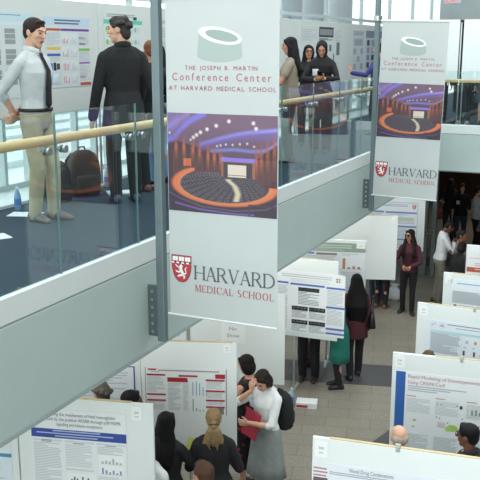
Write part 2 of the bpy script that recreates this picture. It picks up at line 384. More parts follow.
    bm = bmesh.new(); bm.from_mesh(me); bpy.data.meshes.remove(me)
    for s, hd, cu in ((1, handR, curl[1]), (-1, handL, curl[0])):
        a, e, wv = [p * H for p in arms[s]]
        d = Vector(hd[0]).normalized() if hd else (wv - e).normalized()
        nrm = Vector(hd[1]) if hd else Vector((-s, .15, 0)); nrm = (nrm - d * nrm.dot(d)).normalized(); sd = d.cross(nrm) * s   # nrm = palm side; sd = towards thumb
        if (sd.dot(Vector((0, 1, 0))) < 0 and not hd): sd = -sd
        u = H / 1.75
        tube(bm, [wv - d * .03 * u, wv + d * .01 * u, wv + d * .05 * u, wv + d * .088 * u], [(.024 * u, .019 * u), (.028 * u, .017 * u), (.040 * u, .015 * u), (.040 * u, .013 * u)], 10, nrm)
        for k, (off, ln) in enumerate(((.030, .072), (.010, .080), (-.010, .075), (-.029, .060))):
            p = wv + d * .082 * u + sd * off * u; pts = [p - d * .02 * u, p]; ang = 0
            for j, fr in enumerate((.45, .32, .23)):
                ang += cu * (70 if j else 55) * .9; q = d * math.cos(R(ang)) + nrm * math.sin(R(ang)); p = p + q * ln * u * fr; pts.append(p)
            tube(bm, pts, [.0095 * u, .0095 * u, .009 * u, .008 * u, .007 * u], 7)
        p = wv + d * .028 * u + sd * .030 * u
        t1 = (d * .7 + sd * .7 + nrm * .25).normalized(); t2 = (d * .9 + sd * .2 + nrm * (.25 + cu * .6)).normalized()
        tube(bm, [p - t1 * .015 * u, p + t1 * .035 * u, p + t1 * .035 * u + t2 * .028 * u], [.0125 * u, .0105 * u, .008 * u], 7)
    body = part('body', bm, skinm(skin), root, True)
    # ---- clothes
    def add(name, bm, m, re=True, sm=2, lab=None, v=None):
        if re:
            me = remesh(bm, v or vox, sm); o = link(name, me, m, root, None, True)
        else: o = part(name, bm, m, root, True)
        if lab: o['label'] = lab
        return o
    def sleeves(bm, frac, infl):
        for s in (1, -1):
            a, e, wv = arms[s]
            tube(bm, [B((s * .02, -.014, .828)) * H, B((s * sw * .62, -.01, .812)) * H, a * H], [(.026 + infl) * H, (.026 + infl) * H, (.026 + infl) * H], 10)
            if frac <= .5: pts = [a, a.lerp(e, frac * 2)]; rd = [.029, .030]
            else:
                t = (frac - .5) * 2; pts = [a, a.lerp(e, .5), e, e.lerp(wv, t)]; rd = [.029, .028, .025, .0215 if t > .7 else .024]
            tube(bm, [p * H for p in pts], [(r + infl) * H for r in rd], 12)
    if pants:
        c, wdt = pants if isinstance(pants, tuple) else (pants, 1.)
        bm = bmesh.new(); torso(bm, .005, 0, .60)
        for s in (1, -1):
            hp, k, an, _ = legs[s]
            tube(bm, [hp * H, (hp * .5 + k * .5) * H, k * H, (k * .55 + an * .45) * H, (an - Vector((0, 0, .012))) * H], [.055 * H, (.046 + .008 * (wdt - 1)) * H, .035 * H * wdt, .034 * H * wdt, .028 * H * wdt], 12)
        add('trousers', bm, cloth(c), lab=None)
    if skirt:
        c, zl, rad = skirt; bm = bmesh.new(); out = []
        for j, z in enumerate((.60, .55, .50, .5 - (.5 - zl) * .35, .5 - (.5 - zl) * .7, zl)):
            t = max(0, (.5 - z) / max(.01, (.5 - zl))); rx = (.08, .105, .112)[j] if j < 3 else .112 + (rad - .112) * t; ry = (.066, .08, .085)[j] if j < 3 else .085 + (rad * .8 - .085) * t
            out.append([B((math.cos(a) * rx * (1 + .05 * t * math.sin(9 * a)), math.sin(a) * ry * (1 + .05 * t * math.sin(9 * a)), z)) * H for a in [2 * math.pi * i / 48 for i in range(48)]])
        loft(bm, out); add('skirt', bm, cloth(c), False)
    if top:
        bm = bmesh.new(); torso(bm, .008, hem if not pants or jacket else hem, .845); sleeves(bm, sleeve, .004)
        tube(bm, [nb * H - Vector((0, 0, .02 * H)), nb * H + Vector((0, 0, .004 * H))], [.046 * H, .037 * H], 14)
        add('shirt', bm, top if not isinstance(top, str) else cloth(top))
    if jacket:
        bm = bmesh.new(); torso(bm, .013, hem - .055, .841, 20, .012); sleeves(bm, 1.0, .0065)
        add('jacket', bm, cloth(jacket))
        bm = bmesh.new(); tube(bm, [B((math.sin(t) * .043, -.018 + -math.cos(t) * .036, .843 + .014 * math.cos(t))) * H for t in [R(x) for x in range(-120, 121, 30)]], (.006 * H, .017 * H), 8, (0, 0, 1)); add('collar', bm, cloth(jacket), False)
    if shoes:
        for s in (1, -1):
            hp, k, an, to = legs[s]; d = Vector((math.sin(R(to)), math.cos(R(to)), 0)); sd = Vector((d.y, -d.x, 0)); base = Vector((an.x, an.y, 0)) * H
            bm = bmesh.new(); rg = []
            for t, wd, ht in ((-.043, .012, .036), (-.036, .022, .050), (-.01, .024, .058), (.02, .024, .050), (.055, .027, .038), (.085, .025, .028), (.103, .015, .018)):
                rg.append([base + d * t * H + sd * (math.cos(a) * wd * H) + Vector((0, 0, ht * .5 * H + math.sin(a) * ht * .5 * H)) for a in [2 * math.pi * i / 12 for i in range(12)]])
            loft(bm, rg); add('shoe', bm, M(shoes, .45, .05), False)
    # ---- face
    if faced:
        for s in (1, -1):
            bm = bmesh.new(); hell(bm, (s * .135, .335, .055), (.055, .05, .028)); add('eye', bm, M('#2a1d18', .3, 0), False)
            bm = bmesh.new(); tube(bm, [hc(s * .06, .395, .135), hc(s * .14, .375, .16), hc(s * .22, .30, .14)], (.010 * hh * H, .016 * hh * H), 6, (0, 0, 1)); add('eyebrow', bm, M(hair[1] if hair else '#2a201b', .8, 0), False)
        bm = bmesh.new(); tube(bm, [hc(-.105, .35, -.235), hc(0, .398, -.225), hc(.105, .35, -.235)], (.012 * hh * H, .03 * hh * H), 8, (0, 0, 1)); add('mouth', bm, M('#a5635a', .5, 0), False)
    # ---- hair
    if hair:
        st, hcj = hair[0], hair[1]; bm = bmesh.new(); h1 = hh * H; mat = hairm(hcj); nm = 'hair'
        if st != 'bald' and st != 'hijab':
            hell(bm, (0, -.09, .19), (.36, .435, .36)); hell(bm, (0, -.24, .0), (.30, .25, .34))
        if st == 'short':
            tube(bm, [hc(-.2, .20, .42), hc(0, .25, .45), hc(.2, .20, .42)], [.05 * h1, .06 * h1, .05 * h1], 8)
            for s in (1, -1): tube(bm, [hc(s * .29, .06, .2), hc(s * .3, .05, .02)], [.07 * h1, .035 * h1], 8)
        if st == 'messy':
            for i in range(26):
                a = random.uniform(0, 6.28); b = random.uniform(-.1, 1.2); rr = .40
                p = Vector((math.cos(a) * math.cos(b) * rr, -.1 + math.sin(a) * math.cos(b) * rr * 1.1, .12 + math.sin(b) * rr * .95))
                if p.y > .02 and p.z < .34: continue
                ell(bm, hc(*p), (.12 * h1, .12 * h1, .10 * h1))
            hell(bm, (0, -.28, -.15), (.28, .22, .28))
        if st in ('long', 'bob', 'braid', 'pony'):
            for s in (1, -1): tube(bm, [hc(s * .2, .22, .36), hc(s * .31, .10, .15), hc(s * .34, .0, -.05), hc(s * .30, -.08, -.35)], [.09 * h1, .09 * h1, .115 * h1, .12 * h1], 10) if st in ('long', 'bob') else tube(bm, [hc(s * .2, .2, .36), hc(s * .3, -.05, .12)], [.08 * h1, .07 * h1], 10)
        if st == 'bob':
            hell(bm, (0, -.16, -.14), (.42, .36, .46))
        if st == 'long':
            ln = hair[2]; rg = []; w0 = hair[3] if len(hair) > 3 else 1.
            bk = hc(0, 0, 0); dn = Vector((0, 0, -1)); 
            for t, rx, ry in ((-.12, .34, .36), (.1, .40, .42), (.3, .44, .42), (.55, .46, .36), (.8, .42, .28), (1, .28, .14)):
                z = -.05 - ln * t; c0 = hc(0, -.18, -.05); c = Vector((c0.x, c0.y - .03 * H * t - math.tan(-LN) * 0 , c0.z - ln * t * h1)); 
                bz = c.z / H; 
                if bz < .83: 
                    q = B((0, -(front(max(.47, bz)) - .006), bz)) * H; c.y = min(c.y, q.y) if LN < .2 else q.y
                ww = 1 + (w0 - 1) * max(0., min(1., (t + .02) / .3)); rg.append([c + (hr.to_3x3() @ Vector((math.cos(a) * rx * ww, 0, 0))) + Vector((0, math.sin(a) * ry * h1 * .9, 0)) for a in [2 * math.pi * i / 20 for i in range(20)]])
            loft(bm, rg)
            if len(hair) > 4:
                for s in (1, -1): tube(bm, [hc(s * .28, .12, .1), hc(s * .36, .06, -.25), B((s * .065, front(.79, .012), .79)) * H, B((s * .062, front(.72, .012), .72)) * H, B((s * .055, front(.66, .012), .66)) * H], [.08 * h1, .13 * h1, .16 * h1, .15 * h1, .06 * h1], 10)
        if st == 'braid':
            tube(bm, [hc(0, -.42, .02), hc(0, -.62, -.08)], [.13 * h1, .15 * h1], 10)
            for i in range(11):
                a = (i - 5) / 5.; tube(bm, [hc(a * .08, -.5, -.02), hc(a * .24, -.68, -.3 + random.uniform(-.05, .05)), hc(a * .42 + random.uniform(-.06, .06), -.64, -.75 + random.uniform(-.1, .1)), hc(a * .30 + .03, -.52, -1.15 + random.uniform(-.2, .15) + .25 * abs(a))], [.07 * h1, .085 * h1, .075 * h1, .03 * h1], 8)
        if st == 'bun': ell(bm, hc(.16, -.44, .32), (.20 * h1, .20 * h1, .20 * h1)); ell(bm, hc(.26, -.46, .40), (.12 * h1, .12 * h1, .12 * h1))
        if st == 'bald':
            hell(bm, (0, -.20, .02), (.352, .315, .27)); 
            for s in (1, -1): tube(bm, [hc(s * .29, .04, .02), hc(s * .30, -.15, .0)], [.035 * h1, .06 * h1], 8)
        if st == 'hijab':
            nm = 'headscarf'; mat = cloth(hcj)
            hell(bm, (0, -.11, .12), (.39, .445, .44)); hell(bm, (0, -.03, -.42), (.34, .36, .22))
            for s in (1, -1): tube(bm, [hc(s * .12, .25, .44), hc(s * .32, .18, .2), hc(s * .31, .16, -.15), hc(s * .16, .22, -.46)], [.07 * h1, .08 * h1, .09 * h1, .11 * h1], 10)
            sc = [hc(0, -.02, -.4)]; rg = []
            for z, rx, ry, y in ((.88, .036, .044, .0), (.85, .055, .052, .0), (.82, .10, .066, .0), (.77, .115, .084, .004), (.70, .098, .084, .004)):
                rg.append([B((math.cos(a) * rx, y + math.sin(a) * ry, z)) * H for a in [2 * math.pi * i / 20 for i in range(20)]])
            loft(bm, rg)
        if st == 'braid' :
            add(nm, bm, mat, True, 1, v=.008)
            bm = bmesh.new(); tube(bm, [hc(-.14, -.56, -.03), hc(-.05, -.68, -.0), hc(.05, -.68, .0), hc(.14, -.56, -.03)], .05 * h1, 8); add('hair_tie', bm, M('#23252b', .7, 0), False)
        else: add(nm, bm, mat, True, 2, v=min(vox, .009))
    Mw = Matrix.Translation(Vector(loc)) @ Matrix.Rotation(R(face - 90), 4, 'Z')
    ns = type('P', (), {})(); ns.root = root; ns.H = H; ns.add = add; ns.hc = hc; ns.B = B; ns.front = front; ns.arms = arms; ns.W = Mw; ns.h1 = hh * H
    ns.L = lambda x, y, z: B((x, y, z)) * H
    return ns
def badge(p, x=.045, z=.70, c='#dfeaf0'):
    bm = bmesh.new(); q = p.L(x, p.front(z, .016) - .006, z); box(bm, q, (.085, .006, .10), Matrix.Rotation(R(-12), 4, 'X'), .002)
    p.add('name_badge', bm, M(c, .5, .03), False)
def glasses(p, dark=False):
    bm = bmesh.new()
    for s in (1, -1):
        c = p.hc(s * .145, .40, .05)
        if dark: ell(bm, c, (.115 * p.h1, .025 * p.h1, .085 * p.h1))
        else:
            pts = [p.hc(s * .145 + .105 * math.cos(a), .40, .05 + .08 * math.sin(a)) for a in [2 * math.pi * i / 12 for i in range(13)]]
            tube(bm, pts, .016 * p.h1, 5, None, False)
        tube(bm, [p.hc(s * .25, .36, .07), p.hc(s * .33, .02, .06)], .014 * p.h1, 5)
    tube(bm, [p.hc(-.05, .425, .07), p.hc(.05, .425, .07)], .014 * p.h1, 5)
    p.add('sunglasses' if dark else 'glasses', bm, M('#15161a', .25, 0), False)
def belt(p, c='#241d1b', bz=.56, rx=.098):
    bm = bmesh.new(); H = p.H
    tube(bm, [p.B((math.sin(t) * rx, -.003 + math.cos(t) * .0715, bz)) * H for t in [2 * math.pi * i / 24 for i in range(25)]], (.003 * H, .010 * H), 6, (0, 0, 1), False)
    p.add('belt', bm, M(c, .5, .03), False)
def thing_mesh(name, bm, m, label, cat, group=None, smooth=False, kind=None):
    return tag(link(name, bm_mesh(bm, name), m, None, None, smooth), label, cat, group, kind)
# ------------------------------------------------------------------ glass railings
RAIL = M('#dcb583', .4, .08, 6); STEEL = M('#a9b0b0', .3, .03, 10, 0, 60, .8); POLE = M('#68777a', .45, .04, 8, 0, 60, .3)
rl = empty('glass_railing', (-3.2, 3, ZM + .14), 0, 'long glass railing with pale wooden handrail along the edge of the upper walkway', 'railing')
y = 1.41
while y < 15.6:
    y1 = min(y + .93, 15.8)
    bm = bmesh.new(); span(bm, (-3.185, y, ZM + .142), (-3.173, y1, ZM + 1.16)); bmesh.ops.translate(bm, vec=(3.2, -3, -ZM - .14), verts=bm.verts); part('glass_panel', bm, GLASS, rl)
    for yy in (y + .075, y1 - .075):
        bm = bmesh.new(); cyl(bm, (-3.172, yy, ZM + .93), (-3.155, yy, ZM + .93), .024, 16); cyl(bm, (-3.186, yy, ZM + .93), (-3.20, yy, ZM + .93), .024, 16)
        tube(bm, [(-3.2, yy, ZM + .93), (-3.235, yy, ZM + .93), (-3.25, yy, ZM + .975)], .009, 8); bmesh.ops.translate(bm, vec=(3.2, -3, -ZM - .14), verts=bm.verts); part('standoff_bracket', bm, STEEL, rl)
    bm = bmesh.new(); span(bm, (-3.186, y1 + .0035, ZM + .142), (-3.172, y1 + .009, ZM + 1.16)); bmesh.ops.translate(bm, vec=(3.2, -3, -ZM - .14), verts=bm.verts); part('joint_seal', bm, M('#587572', .4, .03), rl)
    y += .9425
bm = bmesh.new(); cyl(bm, (-3.25, -2, ZM + .985), (-3.25, 15.8, ZM + .985), .031, 20); bmesh.ops.translate(bm, vec=(3.2, -3, -ZM - .14), verts=bm.verts); part('handrail', bm, RAIL, rl, True)
rl2 = empty('glass_railing', (-3.1, 15.9, ZM + .14), 0, 'glass railing with wooden handrail across the front of the far bridge', 'railing')
x = -3.1
while x < 0:
    bm = bmesh.new(); span(bm, (x, 15.93, ZM + .14), (x + 1.2, 15.942, ZM + 1.12)); bmesh.ops.translate(bm, vec=(3.1, -15.9, -ZM - .14), verts=bm.verts); part('glass_panel', bm, GLASS, rl2)
    x += 1.21
bm = bmesh.new(); span(bm, (-3.15, 15.97, ZM + .91), (0.6, 16.03, ZM + .97), .015); bmesh.ops.translate(bm, vec=(3.1, -15.9, -ZM - .14), verts=bm.verts); part('handrail', bm, RAIL, rl2)
for x in (-3.05, -1.9, -.7):
    bm = bmesh.new(); cyl(bm, (x, 15.92, ZM + .86), (x, 16.0, ZM + .93), .012); bmesh.ops.translate(bm, vec=(3.1, -15.9, -ZM - .14), verts=bm.verts); part('standoff_bracket', bm, STEEL, rl2)

# ------------------------------------------------------------------ banner poles and banners
def banner_pole(Y, label, arm):
    p = empty('banner_pole', (-3.03, Y, ZM - .62), 0, label, 'pole', 'banner poles bolted to the walkway')
    bm = bmesh.new(); span(bm, (-.035, -.03, 0), (.03, .03, 3.9), .008); part('pole', bm, POLE, p)
    bm = bmesh.new(); span(bm, (-.125, -.012, .03), (-.03, .012, .43), .004); pl = part('bracket_plate', bm, M('#5e6a6b', .4, .05, 10, 0, 60, .4), p)
    for i in range(6):
        bm = bmesh.new(); cyl(bm, (-.078, -.022, .07 + i * .063), (-.078, -.010, .07 + i * .063), .013, 8); part('bolt', bm, STEEL, pl)
    if arm:
        bm = bmesh.new(); cyl(bm, (0, 0, 2.5), (0, 0, 2.56), .055, 16); part('clamp_collar', bm, STEEL, p)
    return p
banner_pole(5.25, 'tall grey steel pole holding up the nearer banner', False)
banner_pole(10.95, 'tall grey steel pole holding up the farther banner', True)
CS = {'H': ([[(0, 0), (0, 1)], [(.7, 0), (.7, 1)]], [[(0, .5), (.7, .5)]], .7, [(0, 0), (0, 1), (.7, 0), (.7, 1)]),
      'A': ([[(.32, 1), (.68, 0)]], [[(.32, 1), (0, 0)], [(.13, .36), (.52, .36)]], .68, [(0, 0), (.68, 0)]),
      'R': ([[(0, 0), (0, 1)], [(.3, .48), (.66, 0)]], [], .66, [(0, 0), (0, 1), (.66, 0)]),
      'V': ([[(0, 1), (.34, 0)]], [[(.34, 0), (.68, 1)]], .68, [(0, 1), (.68, 1)]),
      'D': ([[(0, 0), (0, 1)]], [], .74, [(0, 0), (0, 1)])}
CS['M'] = ([[(.12, 1), (.45, .05)], [(.86, 0), (.82, 1)]], [[(.08, 0), (.12, 1)], [(.45, .05), (.80, 1)]], .92, [(.08, 0), (.1, 1), (.86, 0), (.84, 1)])
CS['E'] = ([[(.05, 0), (.05, 1)]], [[(.05, .97), (.55, .97)], [(.05, .52), (.42, .52)], [(.05, .03), (.58, .03)], [(.56, .8), (.56, 1)], [(.59, 0), (.59, .22)]], .6, [])
CS['I'] = ([[(.1, 0), (.1, 1)]], [], .2, [(.1, 0), (.1, 1)])
CS['L'] = ([[(.08, 0), (.08, 1)]], [[(.08, .03), (.52, .03)], [(.53, 0), (.53, .25)]], .55, [(.08, 1)])
_arc = lambda cx, cy, rx, ry, a0, a1, n=10: [(cx + rx * math.cos(R(a0 + (a1 - a0) * i / n)), cy + ry * math.sin(R(a0 + (a1 - a0) * i / n))) for i in range(n + 1)]
_pl = lambda p: [[p[i], p[i + 1]] for i in range(len(p) - 1)]
CS['O'] = (_pl(_arc(.4, .5, .36, .5, 120, 240)) + _pl(_arc(.4, .5, .36, .5, -60, 60)), _pl(_arc(.4, .5, .36, .5, 60, 120)) + _pl(_arc(.4, .5, .36, .5, 240, 300)), .8, [])
CS['C'] = (_pl(_arc(.42, .5, .38, .5, 120, 240)), _pl(_arc(.42, .5, .38, .5, 35, 120)) + _pl(_arc(.42, .5, .38, .5, 240, 325)) + [[(.74, .72), (.74, .98)]], .76, [])
CS['S'] = (_pl(_arc(.26, .75, .2, .24, 120, 250)) + [[(.2, .54), (.34, .44)]] + _pl(_arc(.26, .25, .22, .24, -60, 70)), _pl(_arc(.26, .75, .2, .23, 30, 120)) + _pl(_arc(.26, .25, .22, .23, 200, 300)), .52, [])
def serif_word(p, word, x, y, wd, h, c, gap=.36):
    tot = sum(CS[ch][2] + gap for ch in word if ch != ' ') - gap + .5 * word.count(' '); sx = wd / tot; cx = x; lift = .0025
    def seg(a, b, t, cx):
        (ax, ay), (bx, by) = a, b; dx, dy = (bx - ax) * sx, (by - ay) * h; L = math.hypot(dx, dy); nx, ny = -dy / L * t / 2, dx / L * t / 2
        A = (cx + ax * sx, -y + ay * h); Bq = (cx + bx * sx, -y + by * h)
        p.poly([(A[0] + nx, A[1] + ny), (Bq[0] + nx, Bq[1] + ny), (Bq[0] - nx, Bq[1] - ny), (A[0] - nx, A[1] - ny)], c, lift)
    for ch in word:
        if ch == ' ': cx += .5 * sx; continue
        th, tn, wc, sf = CS[ch]
        for a, b in th: seg(a, b, h * .135, cx)
        for a, b in tn: seg(a, b, h * .055, cx)
        for sx0, sy0 in sf: seg((sx0 - .13, sy0 + (.025 if sy0 == 0 else -.025)), (sx0 + .13, sy0 + (.025 if sy0 == 0 else -.025)), h * .05, cx)
        if ch in 'RD':
            y0, y1, rx = (.48, 1, .52) if ch == 'R' else (0, 1, .74); n = 12; cyy = (y0 + y1) / 2; ry = (y1 - y0) / 2
            for i in range(n):
                a0, a1 = [math.pi / 2 - math.pi * k / n for k in (i, i + 1)]
                q = [(.2 + (rx - .2) * max(0, math.cos(a)), cyy + ry * .96 * math.sin(a)) for a in (a0, a1)]
                seg(q[0], q[1], h * (.06 + .07 * math.cos((a0 + a1) / 2)), cx)
            for yy in (y0 + .02, y1 - .02): seg((0, yy), (.22, yy), h * .05, cx)
        cx += (wc + gap) * sx
def hall_picture(nx=150, ny=130):
    u = (np.arange(nx) + .5) / nx * 460 + 12; v = (np.arange(ny) + .5) / ny * 393 + 12
    X, Y = np.meshgrid(u, v); C = np.zeros((ny, nx, 3))
    def setc(m, c, a=1.):
        m = np.clip(m * a, 0, 1)[..., None]; C[:] = C * (1 - m) + np.array(c) / 255. * m
    def soft(d, wd): return np.clip(1 - np.abs(d) / wd, 0, 1)
    C[:] = np.array((112, 84, 104)) / 255.
    setc((Y > 180) * 1., (62, 42, 44))
    wl = 118 + (X - 40) * .26; setc(((X < 245) & (Y > wl) & (X > 10)) * 1., (66, 42, 46))
    wr = 190 - (X - 375) * .75; setc(((X > 372) & (Y > wr)) * 1., (70, 42, 44))
    for k, c in ((0, (118, 98, 150)),): setc(((X < 60) & (Y < 115)) * .8, c)
    def band(pts, wd, c, a=1.):
        xs, ys = zip(*pts); yy = np.interp(X, xs, ys); ok = (X >= xs[0]) & (X <= xs[-1]); setc(soft(Y - yy, wd) * ok, c, a * 1.4)
    band([(12, 120), (40, 110), (75, 70), (120, 36), (180, 8)], 20, (124, 112, 214)); band([(12, 70), (60, 40), (110, 12)], 30, (150, 130, 215), .5)
    band([(150, 134), (200, 118), (240, 106), (300, 90), (360, 78), (420, 72), (472, 66)], 13, (150, 146, 240), .85); band([(150, 142), (240, 116), (360, 92), (472, 88)], 26, (120, 96, 190), .45)
    band([(195, 156), (250, 150), (300, 146), (360, 150), (410, 148), (440, 136), (472, 115)], 11, (140, 140, 236), .85); 
    for i, (x, y) in enumerate(((275, 38), (222, 57), (183, 72), (155, 85), (138, 96), (124, 106), (375, 42), (386, 62), (112, 116), (290, 128), (350, 121), (378, 131), (320, 124), (262, 128), (240, 132), (225, 136), (20, 92))):
        r = 6.5 if i < 8 else 4; setc(np.clip(1.6 - np.hypot(X - x, Y - y) / r, 0, 1), (250, 240, 230))
    for x, y0, h in ((48, 150, 45), (82, 150, 45), (121, 155, 45), (150, 165, 42), (186, 180, 50), (213, 182, 45), (240, 190, 40), (388, 190, 60), (407, 178, 55), (433, 165, 60), (460, 150, 65)):
        setc(np.clip(1.3 - np.abs(X - x) / 8, 0, 1) * np.clip(1.2 - np.abs(Y - y0) / h, 0, 1), (214, 104, 66), .85); setc(((np.abs(X - x) < 14) & (Y > y0 + 10) & (Y < y0 + 110)) * .35, (120, 66, 54))
    setc(((X > 80) & (X < 113) & (Y > 190) & (Y < 220)) * .9, (225, 110, 60))
    C *= (1 - .16 * (np.sin(X * .9) > .3) * (((X < 245) & (Y > wl)) | ((X > 372) & (Y > wr))))[..., None]
    C *= (1 - .22 * np.clip((Y - 60) / 110, 0, 1) * (Y < wl) * (Y < 180))[..., None]
    # stage
    setc(((X > 243) & (X < 384) & (Y > 182) & (Y < 296)) * 1., (150, 92, 62)); setc(((X > 243) & (X < 384) & (Y > 178) & (Y < 192)) * 1., (136, 112, 214))
    setc(((X > 252) & (X < 372) & (Y > 196) & (Y < 280)) * 1., (58, 50, 54)); setc(((X > 269) & (X < 347) & (Y > 204) & (Y < 278)) * 1., (226, 212, 190)); setc(((X > 269) & (X < 347) & (Y > 244) & (Y < 249)) * 1., (130, 100, 84))
    setc(((X > 262) & (X < 355) & (np.abs(Y - 268 - (X - 262) * .16) < 7)) * 1., (226, 140, 86))
    # seats, aisle
    e = ((X - 235) / 190) ** 2 + ((Y - 300) / 66) ** 2; setc((e < 1) * 1. * ((Y > 255) | (X < 240)) , (70, 56, 60))
    rr_ = np.hypot((X - 318) / 1.9, Y - 236); rows = (np.sin(rr_ * .95) > .1) & (np.sin(np.arctan2(Y - 236, (X - 318) / 1.9) * 46) > -.7); setc(((e < .92) & rows) * 1. * ((Y > 258) | (X < 240)), (112, 104, 110), .7)
    setc(((e < .92) & ~rows & (Y > 258)) * 1., (44, 40, 46), .8)
    ax = np.interp(Y, (268, 290, 320, 350), (272, 300, 312, 304)); setc(np.clip(1.5 - np.abs(X - ax) / 12, 0, 1) * ((Y > 262) & (Y < 350)), (212, 196, 160))
    # glowing balcony front
    e2 = np.hypot((X - 252) / 208, (Y - 290) / 76); lo = ((Y > 288) | (X < 130)); setc(np.clip(1.5 - np.abs(e2 - 1) / .085, 0, 1) * lo * (Y > 226), (226, 112, 62)); setc(np.clip(1.3 - np.abs(e2 - .93) / .03, 0, 1) * lo * (Y > 240), (240, 160, 100), .6)
    setc(((e2 > 1.12) & (Y > 300)) * 1., (48, 38, 52)); band([(40, 372), (150, 392), (300, 400), (380, 398)], 6, (126, 92, 176), .7)
    band([(12, 330), (60, 352), (160, 380), (300, 388), (430, 372), (472, 350)], 4, (98, 84, 96), .8)
    setc(((np.abs(X - 358) < 3) & (Y > 360)) * 1. + ((np.abs(Y - 361) < 3) & (X > 355)) * 1., (60, 48, 60))
    return np.clip(C * .82 + np.array((.085, .08, .095)), 0, 1)
def picture_mesh(x0, y0, w_, h_):
    C = hall_picture(); ny, nx, _ = C.shape
    xs = x0 + np.arange(nx + 1) / nx * w_; ys = y0 - np.arange(ny + 1) / ny * h_
    V = [(a, b, .002) for b in ys for a in xs]
    F = [(j * (nx + 1) + i, (j + 1) * (nx + 1) + i, (j + 1) * (nx + 1) + i + 1, j * (nx + 1) + i + 1) for j in range(ny) for i in range(nx)]
    me = bpy.data.meshes.new('print'); me.from_pydata(V, [], F)
    at = me.color_attributes.new('ink', 'FLOAT_COLOR', 'CORNER'); c = C.reshape(-1, 3); l = np.where(c <= .04045, c / 12.92, ((c + .055) / 1.055) ** 2.4)
    arr = np.ones((nx * ny * 4, 4)); arr[:, :3] = np.repeat(l, 4, axis=0); at.data.foreach_set('color', arr.ravel().astype(np.float32)); return me
pm = bpy.data.materials.new('printed_picture'); pm.use_nodes = True; _a = pm.node_tree.nodes.new('ShaderNodeVertexColor'); _a.layer_name = 'ink'
pm.node_tree.links.new(_a.outputs[0], pm.node_tree.nodes['Principled BSDF'].inputs['Base Color']); pm.node_tree.nodes['Principled BSDF'].inputs['Roughness'].default_value = .6
PICT = picture_mesh(.004, -.78, .842, .70)
def shield(p, x, y, w_, h_):
    """heater shield: top-left corner x, y (down), width, height"""
    def out(k):
        cx = x + w_ / 2; pts = [(x + k, -y - k), (x + w_ - k, -y - k)]
        for i in range(13):
            t = i / 12; pts.append((cx + (w_ / 2 - k) * math.cos(t * math.pi / 2) ** .8, -(y + h_ * .3 + (h_ * .7 - k) * math.sin(t * math.pi / 2) ** 1.1)))
        for i in range(11, -1, -1):
            t = i / 12; pts.append((cx - (w_ / 2 - k) * math.cos(t * math.pi / 2) ** .8, -(y + h_ * .3 + (h_ * .7 - k) * math.sin(t * math.pi / 2) ** 1.1)))
        return pts
    p.poly(out(0), '#5a3438', .0016); p.poly(out(w_ * .02), '#b23a44', .0019)
    X = lambda a: x + w_ * a; Yv = lambda b: y + h_ * b
    for i in range(3):
        p.rect(X(.06 + i * .31), Yv(.06), w_ * .26, h_ * .155, '#e8ecea', .0022); p.rect(X(.185 + i * .31), Yv(.06), w_ * .012, h_ * .155, '#b9a9aa', .0024)
    p.rect(X(.01), Yv(.255), w_ * .98, h_ * .055, '#e8ecea', .0022)
    for i in range(4): p.rect(X(.14 + i * .245), Yv(.245), w_ * .105, h_ * .06, '#2a2326', .0025)
    Wc = '#eef0ee'
    def st(pts, c=Wc): p.poly([(X(a), -Yv(b)) for a, b in pts], c, .0023)
    st([(.36, .50), (.42, .36), (.50, .34), (.56, .40), (.52, .50), (.60, .62), (.66, .76), (.52, .72), (.44, .62)])      # head and trunk
    st([(.42, .52), (.24, .42), (.18, .36), (.22, .35), (.32, .42), (.44, .46)]); st([(.44, .58), (.30, .60), (.20, .56), (.22, .62), (.34, .66), (.48, .64)])   # forelegs
    st([(.50, .70), (.38, .72), (.28, .78), (.34, .81), (.46, .78), (.56, .76)]); st([(.58, .70), (.68, .76), (.66, .84), (.58, .88), (.60, .80), (.54, .76)])   # hind legs
    st([(.62, .66), (.72, .62), (.66, .54), (.66, .48), (.80, .40), (.70, .50), (.74, .58), (.74, .66), (.66, .72)])      # tail
def banner(Y, label):
    W_, H_ = .852, 2.27
    e = empty('banner', (-2.955, Y - .012, 3.11), 0, label, 'banner', 'banners hung over the atrium')
    p = Print(W_, H_, M('#bac0bf', .75, .02, 3, .08, 2), .004)
    fab = p.m('#e9eeee'); body = '#a2afab'
    # slanted cylinder
    y0 = .21; pts = [(.262, -.225), (.245, -.385)] + [(.415 - .17 * math.cos(t * math.pi / 12), -.385 - .045 * math.sin(t * math.pi / 12)) for t in range(1, 12)] + [(.585, -.385), (.575, -.28)]
    p.poly(pts, body, .0010); p.oval(.42, .255, .165, .052, '#eef2f1', .0013, R(-11)); p.oval(.432, .256, .125, .034, '#94a49f', .0016, R(-11))
    p.text('THE JOSEPH B. MARTIN', .150, .483, .545, .028, '#a3505e', .0022, .22)
    p.text('Conference Center', .048, .556, .748, .052, '#b0626e', .0022, .26)
    p.text('AT HARVARD MEDICAL SCHOOL', .020, .622, .812, .030, '#9e4555', .0022, .2)
    shield(p, .016, 1.81, .165, .205)
    serif_word(p, 'HARVARD', .212, 1.980, .618, .104, '#62686d', .24)
    serif_word(p, 'MEDICAL SCHOOL', .208, 2.072, .618, .052, '#b0505c', .26)
    mt = Matrix(((1, 0, 0, 0), (0, 0, -1, 0), (0, 1, 0, H_), (0, 0, 0, 1)))
    f = p.build('banner_cloth', mt, e)
    pc = link('printed_photograph', PICT if Y < 8 else PICT.copy(), [], e, mt); 
    if not pc.data.materials: pc.data.materials.append(pm)
    for z in (.0, H_):
        bm = bmesh.new(); cyl(bm, (-.02, .004, z), (W_ + .004, .004, z), .014 if z else .009, 12); part('banner_rod', bm, M('#d5dcdc', .5, .02), e)
    return e
banner(5.25, 'nearer and larger looking white banner hanging in front of the walkway')
bn = banner(10.95, 'farther white banner on the pole beyond the first, near the far bridge')
